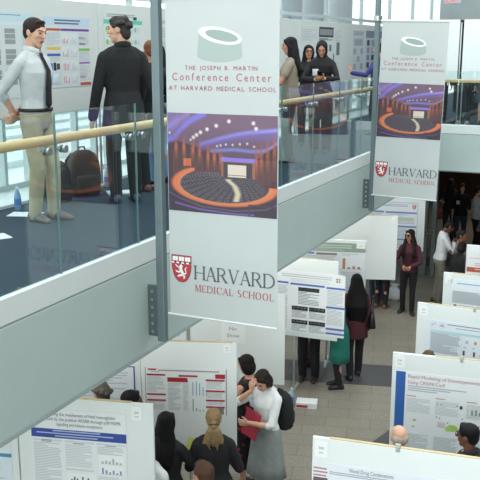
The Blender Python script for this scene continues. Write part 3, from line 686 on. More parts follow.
bn.location.x -= .05; bn.location.y -= .04; bn.rotation_euler = (0, R(1.3), 0)

# ------------------------------------------------------------------ poster boards
BW = M('#e4ebea', .55, .015, 3); TAN = M('#c7b48c', .7, .08, 20)
ROT = Matrix(((1, 0, 0, 0), (0, 0, -1, 0), (0, 1, 0, 0), (0, 0, 0, 1)))
class Board: pass
UBW = M('#ced5d2', .6, .015, 3)
def board(label, tl, ang, w_, legs=(.54,), z0=0., top=2.07, h_=1.2, tan=None, clips=(), group='poster boards on the hall floor', foot=.28, mat=None):
    b = Board(); b.m = Matrix.Translation((tl[0], tl[1], z0)) @ Matrix.Rotation(R(ang), 4, 'Z'); b.top = top
    e = empty('poster_board', (tl[0], tl[1], z0), R(ang), label, 'poster board', group); b.root = e
    bm = bmesh.new(); span(bm, (0, -.012, top - h_), (w_, .02, top), .004); part('panel', bm, mat or BW, e)
    if tan:
        bm = bmesh.new(); span(bm, (tan[0], -.010, top), (tan[1], .018, top + .007)); part('top_edge', bm, TAN, e, label='bare tan top edge')
    for c in clips:
        bm = bmesh.new(); span(bm, (c - .016, -.022, top - .03), (c + .016, .03, top + .016), .005); cyl(bm, (c - .02, .003, top + .02), (c + .02, .003, top + .02), .012); part('clip', bm, M('#a7ada4', .5, .03), e)
    for x in legs:
        bm = bmesh.new(); cyl(bm, (x, .036, .02), (x, .036, top - .05), .014, 12); lg = part('leg', bm, M('#c3cac9', .35, .03, 10, 0, 60, .4), e, True)
        bm = bmesh.new(); span(bm, (x - .02, -foot, 0), (x + .02, foot, .025), .006); part('foot_bar', bm, M('#c3cac9', .35, .03, 10, 0, 60, .4), lg)
    return b
def pin(b, p, u, v, name, label, cat, group=None):
    o = p.build(name, b.m @ Matrix.Translation((u, -.0165, b.top - v)) @ ROT)
    return tag(o, label, cat, group)
def tagcard(b, u, v, txt, label, w_=.095, h_=.125, out=0.):
    p = Print(w_, h_, '#f0f4f3', .002)
    if txt: p.text(txt, w_ * .28, h_ * .5, w_ * .42, h_ * .17, '#7d8486', .001)
    p.lines(w_ * .3, h_ * .68, w_ * .4, h_ * .2, .02, '#b9c0c0'); o = pin(b, p, u, v, 'number_card', label, 'card', 'number cards on the poster boards'); o.matrix_basis = o.matrix_basis @ Matrix.Translation((0, 0, out))

# left row on the hall floor
b1 = board('white board nearest the bottom left, holding the blue-banded poster', (-4.655, 5.469), 14.5, 1.245, tan=(.35, 1.05), clips=())
p = Print(.875, 1.07, '#e8eff0')
p.text('Assessing the mechanism of fetal hemoglobin', .12, .060, .66, .030, '#5b6668')
p.text('induction by the positive AKSR8 through p38 MAPK', .08, .108, .75, .030, '#5b6668')
p.text('signaling and histone acetylation', .24, .155, .42, .030, '#5b6668')
p.rect(0, .19, .875, .085, '#3450a0')
for i, (x, ww) in enumerate(((.2, .48), (.05, .78), (.22, .42))): p.lines(x, .200 + i * .025, ww, .02, .02, '#b9c6e6', .5)
for i in range(3):
    p.rect(.012 + i * .295, .29, .27, .02, '#d3dde2'); p.lines(.09 + i * .295, .296, .1, .02, .014, '#7d8a92', .5)
p.lines(.014, .325, .262, .44, .0155, '#c3ccd0', .5); p.rect(.012, .785, .27, .02, '#d3dde2'); p.lines(.014, .82, .262, .2, .0155, '#c3ccd0', .5)
p.lines(.31, .325, .26, .21, .0155, '#cbd3d6', .5); p.rect(.31, .555, .26, .02, '#d3dde2')
p.chart(.32, .60, .27, .12, '#3c4a63', 9, '#eef3f4', (.5, .75, .6, .35, .8, .4, .7, .3, .5)); p.chart(.32, .75, .27, .12, '#3c4a63', 9, '#eef3f4')
p.lines(.605, .325, .25, .07, .0155, '#c3ccd0', .5); p.chart(.615, .40, .23, .09, '#a9b6b9', 6); p.chart(.615, .50, .23, .09, '#8797c0', 6); p.lines(.605, .61, .25, .4, .0155, '#cbd3d6', .5)
pin(b1, p, .125, .105, 'poster', 'research poster with a dark blue band under its three line title', 'poster')
tagcard(b1, 1.05, .03, '20', 'small white number card at the top right of the board with the blue-banded poster')
b2 = board('white board at the very bottom left corner, mostly cut off by the frame', (-5.84, 5.157), 14.5, 1.215, legs=(.4,))
p = Print(.95, .95, '#dbe9ee'); p.lines(.05, .1, .85, .3, .03, '#b5cbd4'); p.rect(0, .44, .95, .035, '#4d92bd'); p.lines(.05, .5, .85, .4, .03, '#c0d2da')
pin(b2, p, .2, .13, 'poster', 'pale blue poster crossed by one bright blue stripe at the bottom left', 'poster')
b3 = board('white board holding the red-headed poster, behind the braided woman', (-4.385, 7.126), 19.7, 1.005, legs=(.5,), tan=(.0, .96))
p = Print(.86, .515, '#e4ebeb'); p.rect(0, 0, .006, .515, '#6a6668'); p.rect(.852, 0, .008, .515, '#7a7678')
p.rect(.03, .012, .09, .018, '#b3313f'); p.lines(.14, .022, .66, .03, .024, '#a8949a', .6); p.lines(.06, .042, .1, .02, .016, '#b9a5aa')
RD = '#a92334'
for x, y, ww in ((.015, .07, .2), (.015, .29, .2), (.015, .355, .2), (.355, .075, .2), (.64, .115, .2), (.64, .235, .2), (.64, .34, .2), (.64, .415, .2)):
    p.rect(x, y, ww, .020, RD); p.lines(x + .06, y + .006, ww - .12, .01, .01, '#d98f96', .7)
p.poly([(.235, -.105), (.445, -.105), (.455, -.155), (.235, -.155)], RD); p.lines(.25, .115, .17, .03, .014, '#d98f96'); p.rect(.74, .055, .105, .05, RD)
for x, y, ww, hh in ((.02, .095, .19, .18), (.02, .38, .19, .1), (.24, .17, .14, .3), (.40, .17, .06, .3), (.65, .14, .18, .085), (.65, .26, .18, .07), (.65, .365, .18, .045)): p.lines(x, y, ww, hh, .014, '#b3bdbd', .45)
for i, v in enumerate((.15, .16, .14, .10, .04)): p.rect(.50 + i * .036, .30 - v, .008, v, '#5d93bd')
for i, v in enumerate((.14, .04, .02, .02)): p.rect(.50 + i * .036, .48 - v, .010, v, '#5a9c6a')
p.rect(.73, .43, .10, .075, '#8a7c70'); p.rect(.78, .435, .03, .035, '#5a8bc0'); p.rect(.02, .445, .03, .05, '#2f8f6d')
pin(b3, p, .04, .29, 'poster', 'white poster with dark red heading bars and thin blue bar chart', 'poster')
tagcard(b3, .87, .015, '30', 'small number card at top right of the board with the red-headed poster', .07, .09)
b3b = board('white board left of the red-headed poster, mostly under the walkway', (-5.45, 6.745), 19.7, 1.12, legs=(.5,))
p = Print(.8, .8, '#e2e9ee'); p.rect(0, 0, .8, .012, '#3f62a5'); p.rect(.785, 0, .015, .8, '#31569c'); p.lines(.05, .04, .68, .7, .03, '#bcc8d0')
pin(b3b, p, .262, .285, 'poster', 'white poster edged in dark blue, seen just under the walkway', 'poster')
b4 = board('large blank white board with the NO SHOW notice, under the nearer banner', (-4.786, 8.981), 16.25, 1.205, legs=(.6,))
p = Print(.30, .27, '#eef3f3'); p.text('No', .10, .10, .09, .045, '#8d9698'); p.text('Show', .07, .19, .16, .045, '#8d9698'); pin(b4, p, .405, .40, 'paper_notice', 'paper notice reading No Show pinned on the blank board', 'notice')
b4b = board('white board beside the blank one, mostly hidden under the walkway', (-5.98, 8.633), 16.25, 1.19, legs=(.6,))
p = Print(.5, .4, '#e6ecf2'); p.rect(.0, .0, .5, .012, '#8f9fd0'); p.lines(.03, .05, .44, .3, .03, '#c0c9d8'); pin(b4b, p, .66, .28, 'poster', 'pale poster with a thin lilac edge, above the red-headed board', 'poster')
b5 = board('white board under the blue-barred gel poster, beside the green dress', (-4.725, 11.077), 3.1, 1.2, legs=(.54,), tan=(.2, 1.18))
p = Print(1.02, .945, '#eef2f5', .002)
p.lines(.06, .05, .80, .05, .03, '#b9c3c7', .4); p.lines(.2, .115, .6, .05, .02, '#cfd6d9', .35)
for i, c in enumerate(('#d8836f', '#7fb98a', '#7c95cf', '#cfb45e')): p.oval(.90 + .035 * (i % 2), .07 + .035 * (i // 2), .016, .016, c)
BL = '#4c74c0'
for x, y, ww in ((0, .175, .17), (.2, .185, .52), (.745, .195, .275), (.745, .485, .275), (.745, .81, .275), (.745, .88, .275)): p.rect(x, y, ww, .028, BL)
for x, y, ww, hh in ((.32, .24, .32, .2),): p.rect(x, y, ww, .06, '#33363a'); p.lines(x, y + .07, ww, hh, .022, '#96a5a8', .5)
for r_ in (.53, .74):
    for x in (.225, .49):
        p.rect(x, r_, .245, .065, '#35383c'); p.lines(x, r_ + .075, .245, .1, .018, '#a5b0b4', .5)
        for k in range(4): p.rect(x + .02 + k * .055, r_ + .02, .035, .012, '#a2a8aa')
for y0 in (.24, .53, .84): p.lines(.76, y0, .24, .23 if y0 < .8 else .03, .02, '#bcc5ca', .4)
p.lines(.01, .23, .15, .65, .02, '#bcc5ca', .4)
pin(b5, p, .285, .195, 'poster', 'white poster with blue bars and dark gel images, jutting past its board', 'poster')
b6 = board('white board with the green-headed poster, behind the gel poster', (-4.693, 12.279), 13.95, 1.2, legs=(.6,))
p = Print(1.03, .95, '#e6ebf0'); p.rect(0, 0, 1.03, .145, '#93a896'); p.lines(.08, .035, .75, .05, .035, '#c5d2c8', .5); p.lines(.2, .1, .5, .03, .02, '#b3c4b8', .5)
p.rect(.02, .165, .2, .03, '#5b7fc0'); p.rect(.25, .17, .33, .035, '#8a8778'); p.lines(.03, .22, .55, .6, .025, '#bcc6cc', .45)
p.lines(.66, .17, .28, .04, .02, '#c0c8cc'); p.chart(.63, .215, .37, .22, '#b98a5c', 4, '#e9edf2', (.9, .15, .25, .2)); p.lines(.66, .47, .3, .4, .025, '#c3ccd2')
pin(b6, p, .155, .045, 'poster', 'poster with a sage green heading band and small orange bar chart', 'poster')
tagcard(b6, 1.04, .0, '', 'white card stuck over the corner of the green-headed poster', .14, .125, .0045)
b7 = board('blank white board standing left of the woman in maroon', (-4.718, 14.368), 18.7, 1.2, legs=(.6,), tan=(.0, 1.1))
tagcard(b7, 1.09, .03, '', 'tiny card at the corner of the blank board near the woman in maroon', .06, .09)
b8 = board('white board under the far bridge, behind the woman in maroon', (-4.787, 16.975), 9.5, 1.2, legs=(.6,))
p = Print(1.0, 1.0, '#e3ebf1'); p.rect(0, 0, 1.0, .02, '#b9cbe8'); p.lines(.2, .05, .6, .06, .03, '#9fb0c0'); p.rect(.985, 0, .015, 1.0, '#b9cbe8')
for x, y, ww in ((.0, .20, .3), (.34, .205, .64), (.34, .5, .64), (.0, .5, .3), (.34, .78, .64)): p.rect(x, y, ww, .035, '#6c8ccb')
for x, y, ww, hh in ((.02, .25, .26, .22), (.36, .26, .6, .2), (.36, .56, .6, .2), (.02, .56, .26, .4), (.36, .84, .6, .14)): p.lines(x, y, ww, hh, .03, '#b5c3cf', .45)
p.rect(.5, .33, .42, .05, '#c3d3c0'); shield(p, .88, .04, .08, .1)
pin(b8, p, .055, .17, 'poster', 'pale poster with blue bars and a small shield, behind the woman in maroon', 'poster')
# right row
r9 = board('large white board filling the bottom right corner', (-2.003, 5.78), 7.1, 2.4, legs=(.6, 1.8), tan=(.13, 2.3), clips=(.662, 1.8))
p = Print(2.3, 1.0, '#e3e9f0'); p.text('Novel Drug Combinations', .30, .052, .34, .034, '#6b7478')
p.lines(.14, .066, .9, .03, .016, '#a4adb2', .5); p.rect(.012, .075, .115, .006, '#b58d90')
for i in range(3): p.lines(.012, .045 + i * .03, .115, .02, .02, '#b9868c', .7)
p.rect(.012, .13, .115, .05, '#6b5a5c'); p.lines(.05, .25, .6, .7, .03, '#b5c0c4'); p.lines(.75, .25, .6, .7, .03, '#b5c0c4'); p.lines(1.5, .25, .6, .7, .03, '#b5c0c4')
pin(r9, p, .0, .205, 'poster', 'pale poster with a printed title at the bottom right corner', 'poster')
tagcard(r9, .022, .028, '30', 'number card on the corner of the board at the bottom right', .10, .135)
r10 = board('white board with the blue-edged poster, behind the bald man', (-1.903, 7.876), 7.4, 2.4, legs=(.6, 1.8), tan=(.42, 2.3), clips=(.669, 1.8))
p = Print(2.2, .95, '#edf1f2'); p.rect(0, 0, .095, .95, '#2f62ad')
p.text('Rapid Modeling of Developmental Disorders', .122, .060, .92, .036, '#b3727a'); p.text('Using CRISPR/Cas9', .122, .122, .36, .036, '#b3727a')
p.lines(.122, .140, .62, .06, .022, '#b3bcc0', .5)
for x in (.115, .40, .70, 1.0, 1.3, 1.6): p.lines(x, .245, .10, .02, .02, '#c99aa0', .5); p.lines(x, .275, .24, .15, .014, '#cbd3d5', .5); p.lines(x, .66, .24, .25, .014, '#c2cbce', .5)
p.rect(.635, .30, .028, .034, '#3d3f4a'); p.oval(.575, .548, .055, .036, '#a4cf5f'); p.oval(.535, .56, .03, .03, '#b5d873'); p.oval(.2, .507, .02, .012, '#b9cf6a'); p.oval(.193, .577, .016, .01, '#c9cf8a')
for x, y in ((.41, .3), (.45, .3), (.41, .44), (.44, .45), (.52, .49), (.6, .3), (.66, .43)): p.rect(x, y, .014, .012, '#7f8fae')
p.lines(.43, .5, .08, .06, .015, '#c5a3b0'); p.chart(.72, .30, .22, .09, '#8aa89a', 5); p.chart(.72, .44, .22, .07, '#b5a0c0', 5)
pin(r10, p, .042, .187, 'poster', 'poster with a solid blue left edge and pinkish title about modeling', 'poster')
tagcard(r10, .025, .022, '24', 'number card on the board behind the bald man')
r11 = board('white board with the aqua-banded poster, third from the bottom on the right', (-2.06, 9.666), -1.1, 2.4, legs=(.6, 1.8), tan=(.12, 2.3), clips=(.669, 1.8))
p = Print(2.2, 1.0, '#e3ebf2'); 
for x in (.10, .20): p.oval(x, .06, .04, .036, '#cdd5d9'); p.oval(x, .06, .033, .029, '#e3ebf2'); 
p.poly([(.07, -.075), (.09, -.05), (.13, -.04), (.10, -.06)], '#9aa4ab'); p.poly([(.17, -.07), (.2, -.04), (.23, -.07)], '#9aa4ab')
p.lines(.26, .03, .8, .03, .024, '#8b969c', .5); p.lines(.36, .065, .6, .02, .02, '#a5afb5', .5); p.rect(.065, .12, 2.1, .028, '#b4dbe2'); p.rect(.065, .425, 2.1, .03, '#b4dbe2')
p.lines(.07, .155, .36, .255, .011, '#aab3b8', .6); p.rect(.44, .16, .004, .24, '#c9d6dc')
for i in range(6):
    x = .5 + i * .1; p.oval(x, .22, .016, .022, ('#a9c3bd', '#d89a52')[i % 2]); p.rect(x - .035, .28, .03, .018, '#c0cbd0'); p.rect(x - .04 + .02 * (i % 2), .33, .022, .06, '#6a3a7c'); p.rect(x - .04 + .02 * (i % 2), .345, .022, .03, '#b3303f')
p.lines(.07, .5, 2.0, .45, .02, '#b5c0c5')
pin(r11, p, .105, .19, 'poster', 'pale blue poster with aqua bands and two round seals', 'poster')
tagcard(r11, .03, .025, '26', 'number card on the board with the aqua-banded poster')
r12 = board('white board with the grey speckled poster, second from the back on the right', (-2.051, 11.185), -.8, 2.4, legs=(.6, 1.8), tan=(.1, 2.3), clips=(.669, 1.8))
p = Print(2.2, 1.0, '#e6edf2'); p.lines(.08, .05, .8, .03, .026, '#86b4cc', .5); p.lines(.03, .165, .6, .17, .010, '#9ca6ab', .6); p.rect(.05, .355, .04, .022, '#3f5fae'); p.lines(.12, .36, .4, .02, .02, '#b7c2c8'); p.lines(.7, .165, .6, .6, .02, '#b5c0c5')
pin(r12, p, .105, .075, 'poster', 'poster with a block of grey print, beside the man in black', 'poster')
tagcard(r12, .03, .025, '', 'number card on the board with the grey speckled poster')
r13 = board('farthest white board on the right edge, with the orange-red bar', (-2.052, 12.976), 4.3, 2.4, legs=(.6, 1.8))
p = Print(2.3, 1.15, '#eef2f3'); p.rect(.0, .34, 2.3, .075, '#c0604c'); p.text('', 0, 0, None, .01, '#ffffff') if False else p.lines(.12, .36, .2, .03, .03, '#e8c3ba', .6); p.lines(.03, .19, .16, .02, .02, '#d9a3a3', .5); p.lines(.12, .27, .5, .05, .03, '#d0b0b0', .4); p.lines(.03, .45, 1.2, .6, .03, '#c3b5b5')
pin(r13, p, .02, .01, 'poster', 'white poster crossed by an orange-red bar at the right edge', 'poster')
tagcard(r13, .09, .03, '', 'number card on the farthest board at the right edge', out=.0045)

# boards on the upper walkway, facing the atrium
UB = []
for i, (y0, y1, lab) in enumerate(((4.87, 7.99, 'long white board on the upper walkway behind the man with the tie'), (8.01, 11.12, 'long white board on the upper walkway behind the man in the black suit'),
        (11.14, 14.25, 'long white board on the upper walkway behind the nearer banner'), (14.29, 17.4, 'long white board on the upper walkway behind the woman in black headscarf'), (17.42, 20.5, 'farthest long white board on the upper walkway'))):
    UB.append(board(lab, (-5.37, y0), 90, y1 - y0, legs=(.03, y1 - y0 - .03), z0=ZM, top=2.02, h_=1.14, group='poster boards on the upper walkway', foot=.045, mat=UBW))
def upin(i, p, y, z, lab): pin(UB[i], p, y - (4.87, 8.01, 11.14, 14.29, 17.42)[i], 2.02 - z, 'poster', lab, 'poster', 'posters on the upper boards')
p = Print(1.15, .80, '#cbd3d3'); p.rect(0, 0, 1.15, .075, '#bcd6de'); p.lines(.1, .02, .9, .04, .02, '#7fa3b5', .5); p.rect(0, .085, 1.15, .035, '#c8dde2')
for i in range(3):
    for j in range(2):
        for k in range(3): p.rect(.48 + j * .22, .15 + i * .19 + k * .05, .15, .042, '#8f9896'); p.lines(.485 + j * .22, .155 + i * .19 + k * .05, .14, .035, .014, ('#c3c9c4', '#5f6866')[k % 2], .5)
p.lines(.03, .15, .4, .6, .022, '#b5c3c6'); p.lines(.95, .15, .18, .6, .022, '#b5c3c6'); p.rect(.28, .42, .15, .03, '#b0c8dc'); p.rect(.28, .62, .15, .03, '#b0c8dc')
upin(0, p, 5.74, 1.87, 'poster with rows of grey gel pictures, left of the man with the tie')
p = Print(.78, .71, '#ccd4d5'); p.rect(0, 0, .78, .09, '#bcd0e0'); p.text('', 0, 0, None, .01, '#fff') if False else p.lines(.16, .025, .46, .06, .03, '#5d6f86', .55)
p.rect(.02, .115, .24, .024, '#b5523c'); p.rect(.265, .115, .5, .024, '#6e4a94'); p.rect(.02, .30, .22, .026, '#d9b63a'); p.rect(.02, .365, .22, .026, '#3e62a8'); p.rect(.565, .315, .2, .026, '#7fb85e'); p.rect(.565, .455, .2, .02, '#9c6fb0'); p.rect(.57, .67, .2, .03, '#b0503a')
p.rect(.03, .46, .075, .075, '#4a8ac0'); p.rect(.115, .455, .045, .08, '#2b2d33'); p.rect(.17, .465, .05, .06, '#4a4038')
for x, y, ww, hh in ((.02, .16, .22, .12), (.02, .40, .22, .04), (.02, .56, .22, .13), (.57, .16, .19, .13), (.57, .35, .19, .09), (.57, .49, .19, .16)): p.lines(x, y, ww, hh, .014, '#b3bfc4', .45)
for j in range(2):
    for i in range(4): p.chart(.27 + j * .145, .16 + i * .135, .125, .11, ('#c98d92', '#b3c0d6')[j], 4, '#d3dada')
for y in (.20, .26, .6): p.lines(.575, y, .12, .02, .012, '#d08a92', .5)
upin(0, p, 7.05, 1.85, 'poster with coloured heading bars between the man with the tie and the suited man')
p = Print(.82, .66, '#cdd6d4'); p.lines(.06, .02, .6, .04, .022, '#8ea3a3', .5); p.rect(.62, .045, .08, .035, '#3a3f42'); p.rect(0, .085, .82, .045, '#5fc0ae')
for i in range(3):
    for j, c in enumerate(('#8fb85a', '#b86a9c', '#5a86c0', '#d0b04a', '#7ec0b0')): p.oval(.06 + j * .15, .19 + i * .14, .028, .03, c); p.lines(.10 + j * .15, .17 + i * .14, .06, .06, .014, '#b5c3c3')
p.lines(.03, .55, .76, .1, .02, '#b5c3c3'); upin(1, p, 8.11, 1.935, 'poster with a turquoise band behind the suited man')
p = Print(1.0, .8, '#cad1cf'); p.lines(.05, .03, .9, .04, .022, '#98a3a3', .5)
for i in range(4): p.lines(.05, .12 + i * .17, .9, .12, .02, '#a8b2b2', .45)
upin(1, p, 9.3, 1.90, 'grey printed poster just behind the nearer pole')
p = Print(2.35, .88, '#ccd3d2'); p.rect(.95, .0, .85, .19, '#3e4145'); p.rect(1.0, .04, .75, .11, '#8b8f94'); p.lines(.95, .21, .85, .03, .02, '#55595c', .6)
for x, ww in ((.05, .8), (1.9, .4)): p.lines(x, .06, ww, .2, .03, '#b5bfc0')
p.rect(.45, .42, .3, .22, '#b5c9dc'); p.rect(.82, .40, .07, .25, '#6aa88a'); p.rect(.90, .40, .05, .25, '#6a8ac0')
for x, y, a, b in ((1.55, .33, .14, .12), (2.0, .28, .2, .25), (1.8, .50, .07, .17), (1.05, .33, .3, .12)): p.rect(x, y, a, b, '#6b7276'); p.lines(x, y + .01, a, b - .02, .03, '#aab2b4', .5)
p.lines(.05, .68, 2.2, .16, .03, '#bcc5c6'); upin(3, p, 14.36, 1.92, 'wide poster with a dark heading block behind the women in black')
p = Print(.85, .9, '#c5ccd0'); p.lines(.05, .03, .75, .1, .03, '#7f8a92'); p.rect(.1, .17, .65, .16, '#aeb9c0'); p.lines(.12, .2, .6, .12, .03, '#848f98')
for i in range(3):
    for j in range(3): p.rect(.08 + j * .25, .38 + i * .16, .18, .12, ('#9aa6ae', '#c3ccd2')[(i + j) % 2])
upin(4, p, 17.45, 1.90, 'poster with grey panels next to the raised hand')
p = Print(1.3, .9, '#bfc7cd'); p.rect(0, 0, 1.3, .15, '#7f88a0'); 
for i in range(4):
    for j in range(3): p.rect(.1 + j * .36, .2 + i * .16, .2, .12, ('#3d4148', '#8d98a2', '#6d8ac0')[(i + j) % 3])
upin(4, p, 18.42, 1.90, 'poster with dark picture squares behind the farther pole')
# boards on the far bridge
for x, lab in ((-4.31, 'white board on the far bridge just behind the farther banner'), (-3.03, 'white board on the far bridge at the right edge')):
    board(lab, (x, 17.2), 0, 1.2, legs=(.02, 1.225), z0=ZM, top=2.07, tan=(0, 1.2), group='boards on the far bridge', foot=.2)
bm = bmesh.new(); span(bm, (-3.60, 17.98, ZM + 2.41), (-3.25, 18.02, ZM + 2.64), .006); ex = thing_mesh('exit_sign', bm, M('#a3adad', .4, .02), 'exit sign with red letters hanging above the far bridge', 'sign')
p = Print(.33, .21, '#a9b3b3', .001); p.text('EXIT', .03, .19, .27, .15, M('#e0303f', .5, 0, 25, 0, 60, 0, .6)); o = p.build('lettering', Matrix.Translation((-3.59, 17.976, ZM + 2.63)) @ ROT); o.parent = ex
bm = bmesh.new(); cyl(bm, (-3.43, 18, ZM + 2.62), (-3.43, 18, ZM + 3.6), .01); part('stem', bm, STEEL, ex)
# ------------------------------------------------------------------ people on the upper walkway
BLK = '#17181b'; SK1 = '#d3a58b'; SK2 = '#b98467'; SK3 = '#7a4f3a'; SK4 = '#5a3a2c'
NV = 0.
p = person('young man in white shirt and black tie with khaki trousers, hands behind his back', (-4.79, 6.13, ZM), 2, 1.80, 'm', SK1, 0, (-4, 12), (.02, -.10, .52), (.05, -.095, .535),
           (-1, -.5, .1), (1, -.5, .1), handR=((-1, -.1, -.25), (0, -1, 0)), handL=((1, -.1, -.2), (0, -1, 0)), top=cloth('#bcc3c4'), sleeve=.62, hem=.545, wide=.93, pants=('#a89f84', 1.12), shoes='#5a5450', hair=('short', '#2b211c'), faced=True, vox=.009, feet={1: (.042, -.01, 14), -1: (-.05, .04, -8)}, curl=(.6, .6))
belt(p); badge(p, -.062, .705, '#cfe0ea')
bm = bmesh.new(); rg = []
for z, hw in ((.832, .016), (.818, .011), (.75, .017), (.66, .023), (.585, .026), (.568, .002)):
    q = p.L(0, p.front(min(z, .838), .017) if z > .6 else p.front(.6, .02), z); rg.append([q + Vector((s * hw * p.H, d * .004, 0)) for s, d in ((-1, 0), (0, 1.6), (1, 0), (0, -1))])
loft(bm, rg); p.add('necktie', bm, cloth('#1b1c22'), False)
bm = bmesh.new()
for s in (1, -1): tube(bm, [p.B((s * .012, .038, .838)) * p.H, p.B((s * .036, .022, .850)) * p.H, p.B((s * .044, -.02, .856)) * p.H, p.B((0.0, -.055, .852)) * p.H], (.005 * p.H, .013 * p.H), 8, (0, 0, 1))
p.add('collar', bm, cloth('#c9cfd0'), False)
p = person('man in a black suit seen from behind, facing the turquoise-banded poster', (-4.58, 7.24, ZM), 138, 1.84, 'm', SK1, 0, (60, 4), (-.165, .03, .47), (.15, .06, .50), top=None, pants=(BLK, 1.2), jacket=BLK, shoes='#3b4a5c', hair=('messy', '#3a3836'), faced=True, vox=.009, wide=.97, hem=.45)
p = person('woman in black with a hair bun, half hidden behind the suited man', (-4.68, 7.96, ZM), 150, 1.62, 'f', SK2, 0, (-20, 10), (-.1, .16, .60), (.16, .10, .60), None, (1, -.6, -.2), top=BLK, sleeve=.95, pants=('#22272c', 1.1), shoes='#7a4a48', hair=('bun', '#7a4f31'), hem=.5)
p = person('woman with long black hair and light jeans, seen between the pole and the banner', (-4.85, 8.42, ZM), 165, 1.58, 'f', SK2, 0, (0, 8), top='#8f9aa6', pants=('#6f92b8', 1.0), hair=('long', '#15151a', 2.1), hem=.48)
p = person('woman with long black hair and a beige top beside the banner, looking left', (-4.18, 10.82, ZM), 195, 1.68, 'f', SK2, 0, (5, 8), (-.03, .16, .62), (.03, .165, .60), (-1, -.3, -.4), (1, -.3, -.4), top='#8d8272', sleeve=.28, pants=('#1d1f24', 1.1), hair=('long', '#121217', 1.75, 1.12), faced=True, vox=.009)
badge(p, -.02, .69, '#e6eef6')
bm = bmesh.new(); a, e, wv = p.arms[1]; q = e.lerp(wv, .82) * p.H; tube(bm, [q, q + (wv - e).normalized() * .03], .033, 12); p.add('bracelet', bm, M('#2b2a2c', .3, .05), False)
p = person('woman in black wearing glasses, behind and left of the woman with the phone', (-4.63, 12.75, ZM), -72, 1.58, 'f', SK2, 0, (12, 0), top=BLK, pants=(BLK, 1.2), hair=('long', '#16161a', 2.2, 1.15), faced=True, vox=.009, hem=.4); glasses(p)
p = person('woman in black headscarf looking down at her phone', (-4.16, 12.05, ZM), -75, 1.66, 'f', '#c08d70', 0, (0, 26), (-.022, .17, .665), (.03, .17, .655), (-1, -.2, -.5), (1, -.2, -.5), handL=((.35, .75, .25), (.5, -.1, .8)), handR=((-.35, .75, .25), (-.5, -.1, .8)), curl=(.7, .7), top=BLK, sleeve=.86, pants=(BLK, 1.5), hair=('hijab', '#16161a'), faced=True, vox=.009, hem=.3); badge(p, .05, .715, '#e3ecf0')
q = p.W @ (Vector((.0, .235, .705)) * p.H)
bm = bmesh.new(); box(bm, (0, 0, 0), (.072, .012, .14), None, .004); ph = thing_mesh('phone', bm, M('#15161a', .25, .03), 'dark phone held by the woman in the headscarf', 'phone'); ph.location = q; ph.rotation_euler = (R(-50), 0, R(-75 - 90))
p = person('person in purple beyond the farther pole, pointing a raised hand at the boards', (-4.10, 14.9, ZM), 178, 1.62, 'f', SK2, 0, (0, 5), (-.20, .22, .68), None, (-.4, -.3, -1), None, handL=((-.15, .35, .9), (.3, .9, -.2)), curl=(.25, .4), top='#3a3a78', pants=('#23262e', 1.1), hair=('short', '#17171b'), faced=True, hem=.5)
p = person('person in black trousers behind the board on the far bridge, beside the banner', (-3.55, 17.75, ZM), -80, 1.70, 'm', SK2, top='#2a2c30', pants=('#15161a', 1.3), hair=('short', '#191719'), hem=.5)
p = person('person in slim black trousers behind the far bridge boards', (-3.03, 17.75, ZM), -95, 1.68, 'f', SK2, top='#2f2f36', pants=('#121317', .95), hair=('long', '#191719', 1.6), hem=.5, shoes='#8a7f78')
p = person('person in a blue grey skirt at the right end of the far bridge', (-2.64, 17.85, ZM), -70, 1.66, 'f', SK1, top='#4a5468', skirt=('#5d6878', .27, .13), hair=('bob', '#2a1c17'))
# ------------------------------------------------------------------ people on the hall floor
p = person('woman in a maroon blouse and sunglasses with long dark hair, hands joined', (-3.53, 15.62, 0), -88, 1.65, 'f', SK2, 0, (-28, 2), (-.02, .13, .575), (.03, .125, .575), (-1, -.3, -.2), (1, -.3, -.2), curl=(.7, .7), top='#4a1f2e', sleeve=.85, pants=('#131417', .98), hair=('long', '#1c1716', 1.9, 1.45, 1), faced=True, vox=.009, hem=.5, feet={1: (.06, 0, 15), -1: (-.06, .05, -20)}); glasses(p, True)
p = person('man in a white shirt and grey trousers with bowed head, by the entrance', (-3.12, 16.5, 0), 20, 1.74, 'm', SK4, 6, (0, 34), (.0, .16, .74), (.03, .15, .735), (-.6, .1, -1), (.6, .1, -1), curl=(.8, .8), top='#d3d8da', sleeve=.9, pants=('#77756c', 1.15), shoes='#2a2725', hair=('short', '#141112'), faced=True, hem=.53, feet={1: (.055, 0, 8), -1: (-.055, -.03, -8)})
p = person('man in a taupe jacket looking right, next to the man in white', (-2.62, 15.95, 0), 8, 1.66, 'm', SK3, 0, (-8, 0), top='#b3aaa0', pants=('#2a2a2d', 1.1), jacket='#7d766e', hair=('short', '#1b1614'), faced=True)
p = person('short person in black with dark hair, in front of the man in the taupe jacket', (-2.55, 15.5, 0), 60, 1.53, 'f', SK3, 0, (0, 10), top=BLK, pants=(BLK, 1.1), jacket='#141518', hair=('bob', '#191513'))
p = person('woman in dark clothes with a pink bag in the dark doorway', (-4.02, 22.2, 0), 100, 1.68, 'f', SK1, 0, (0, 0), (-.09, .1, .60), None, (-1, -.5, -.3), None, top='#2c2a30', sleeve=.5, pants=('#2f3a4c', 1.0), hair=('long', '#2a1f1a', 1.4), hem=.5)
p = person('woman in a black top and jeans with a name badge in the dark doorway', (-3.62, 21.6, 0), -80, 1.66, 'f', SK1, 0, (10, 5), top='#17171b', sleeve=.5, pants=('#34475e', 1.0), hair=('long', '#241a17', 1.3), faced=True, hem=.5); badge(p, .05, .72, '#c9d8e4')
p = person('person in a white shirt at the right of the dark doorway', (-3.12, 21.0, 0), 30, 1.72, 'm', SK2, 0, (0, 5), top='#c3cacc', sleeve=.9, pants=('#1d1e22', 1.1), hair=('short', '#1c1715'), hem=.53)
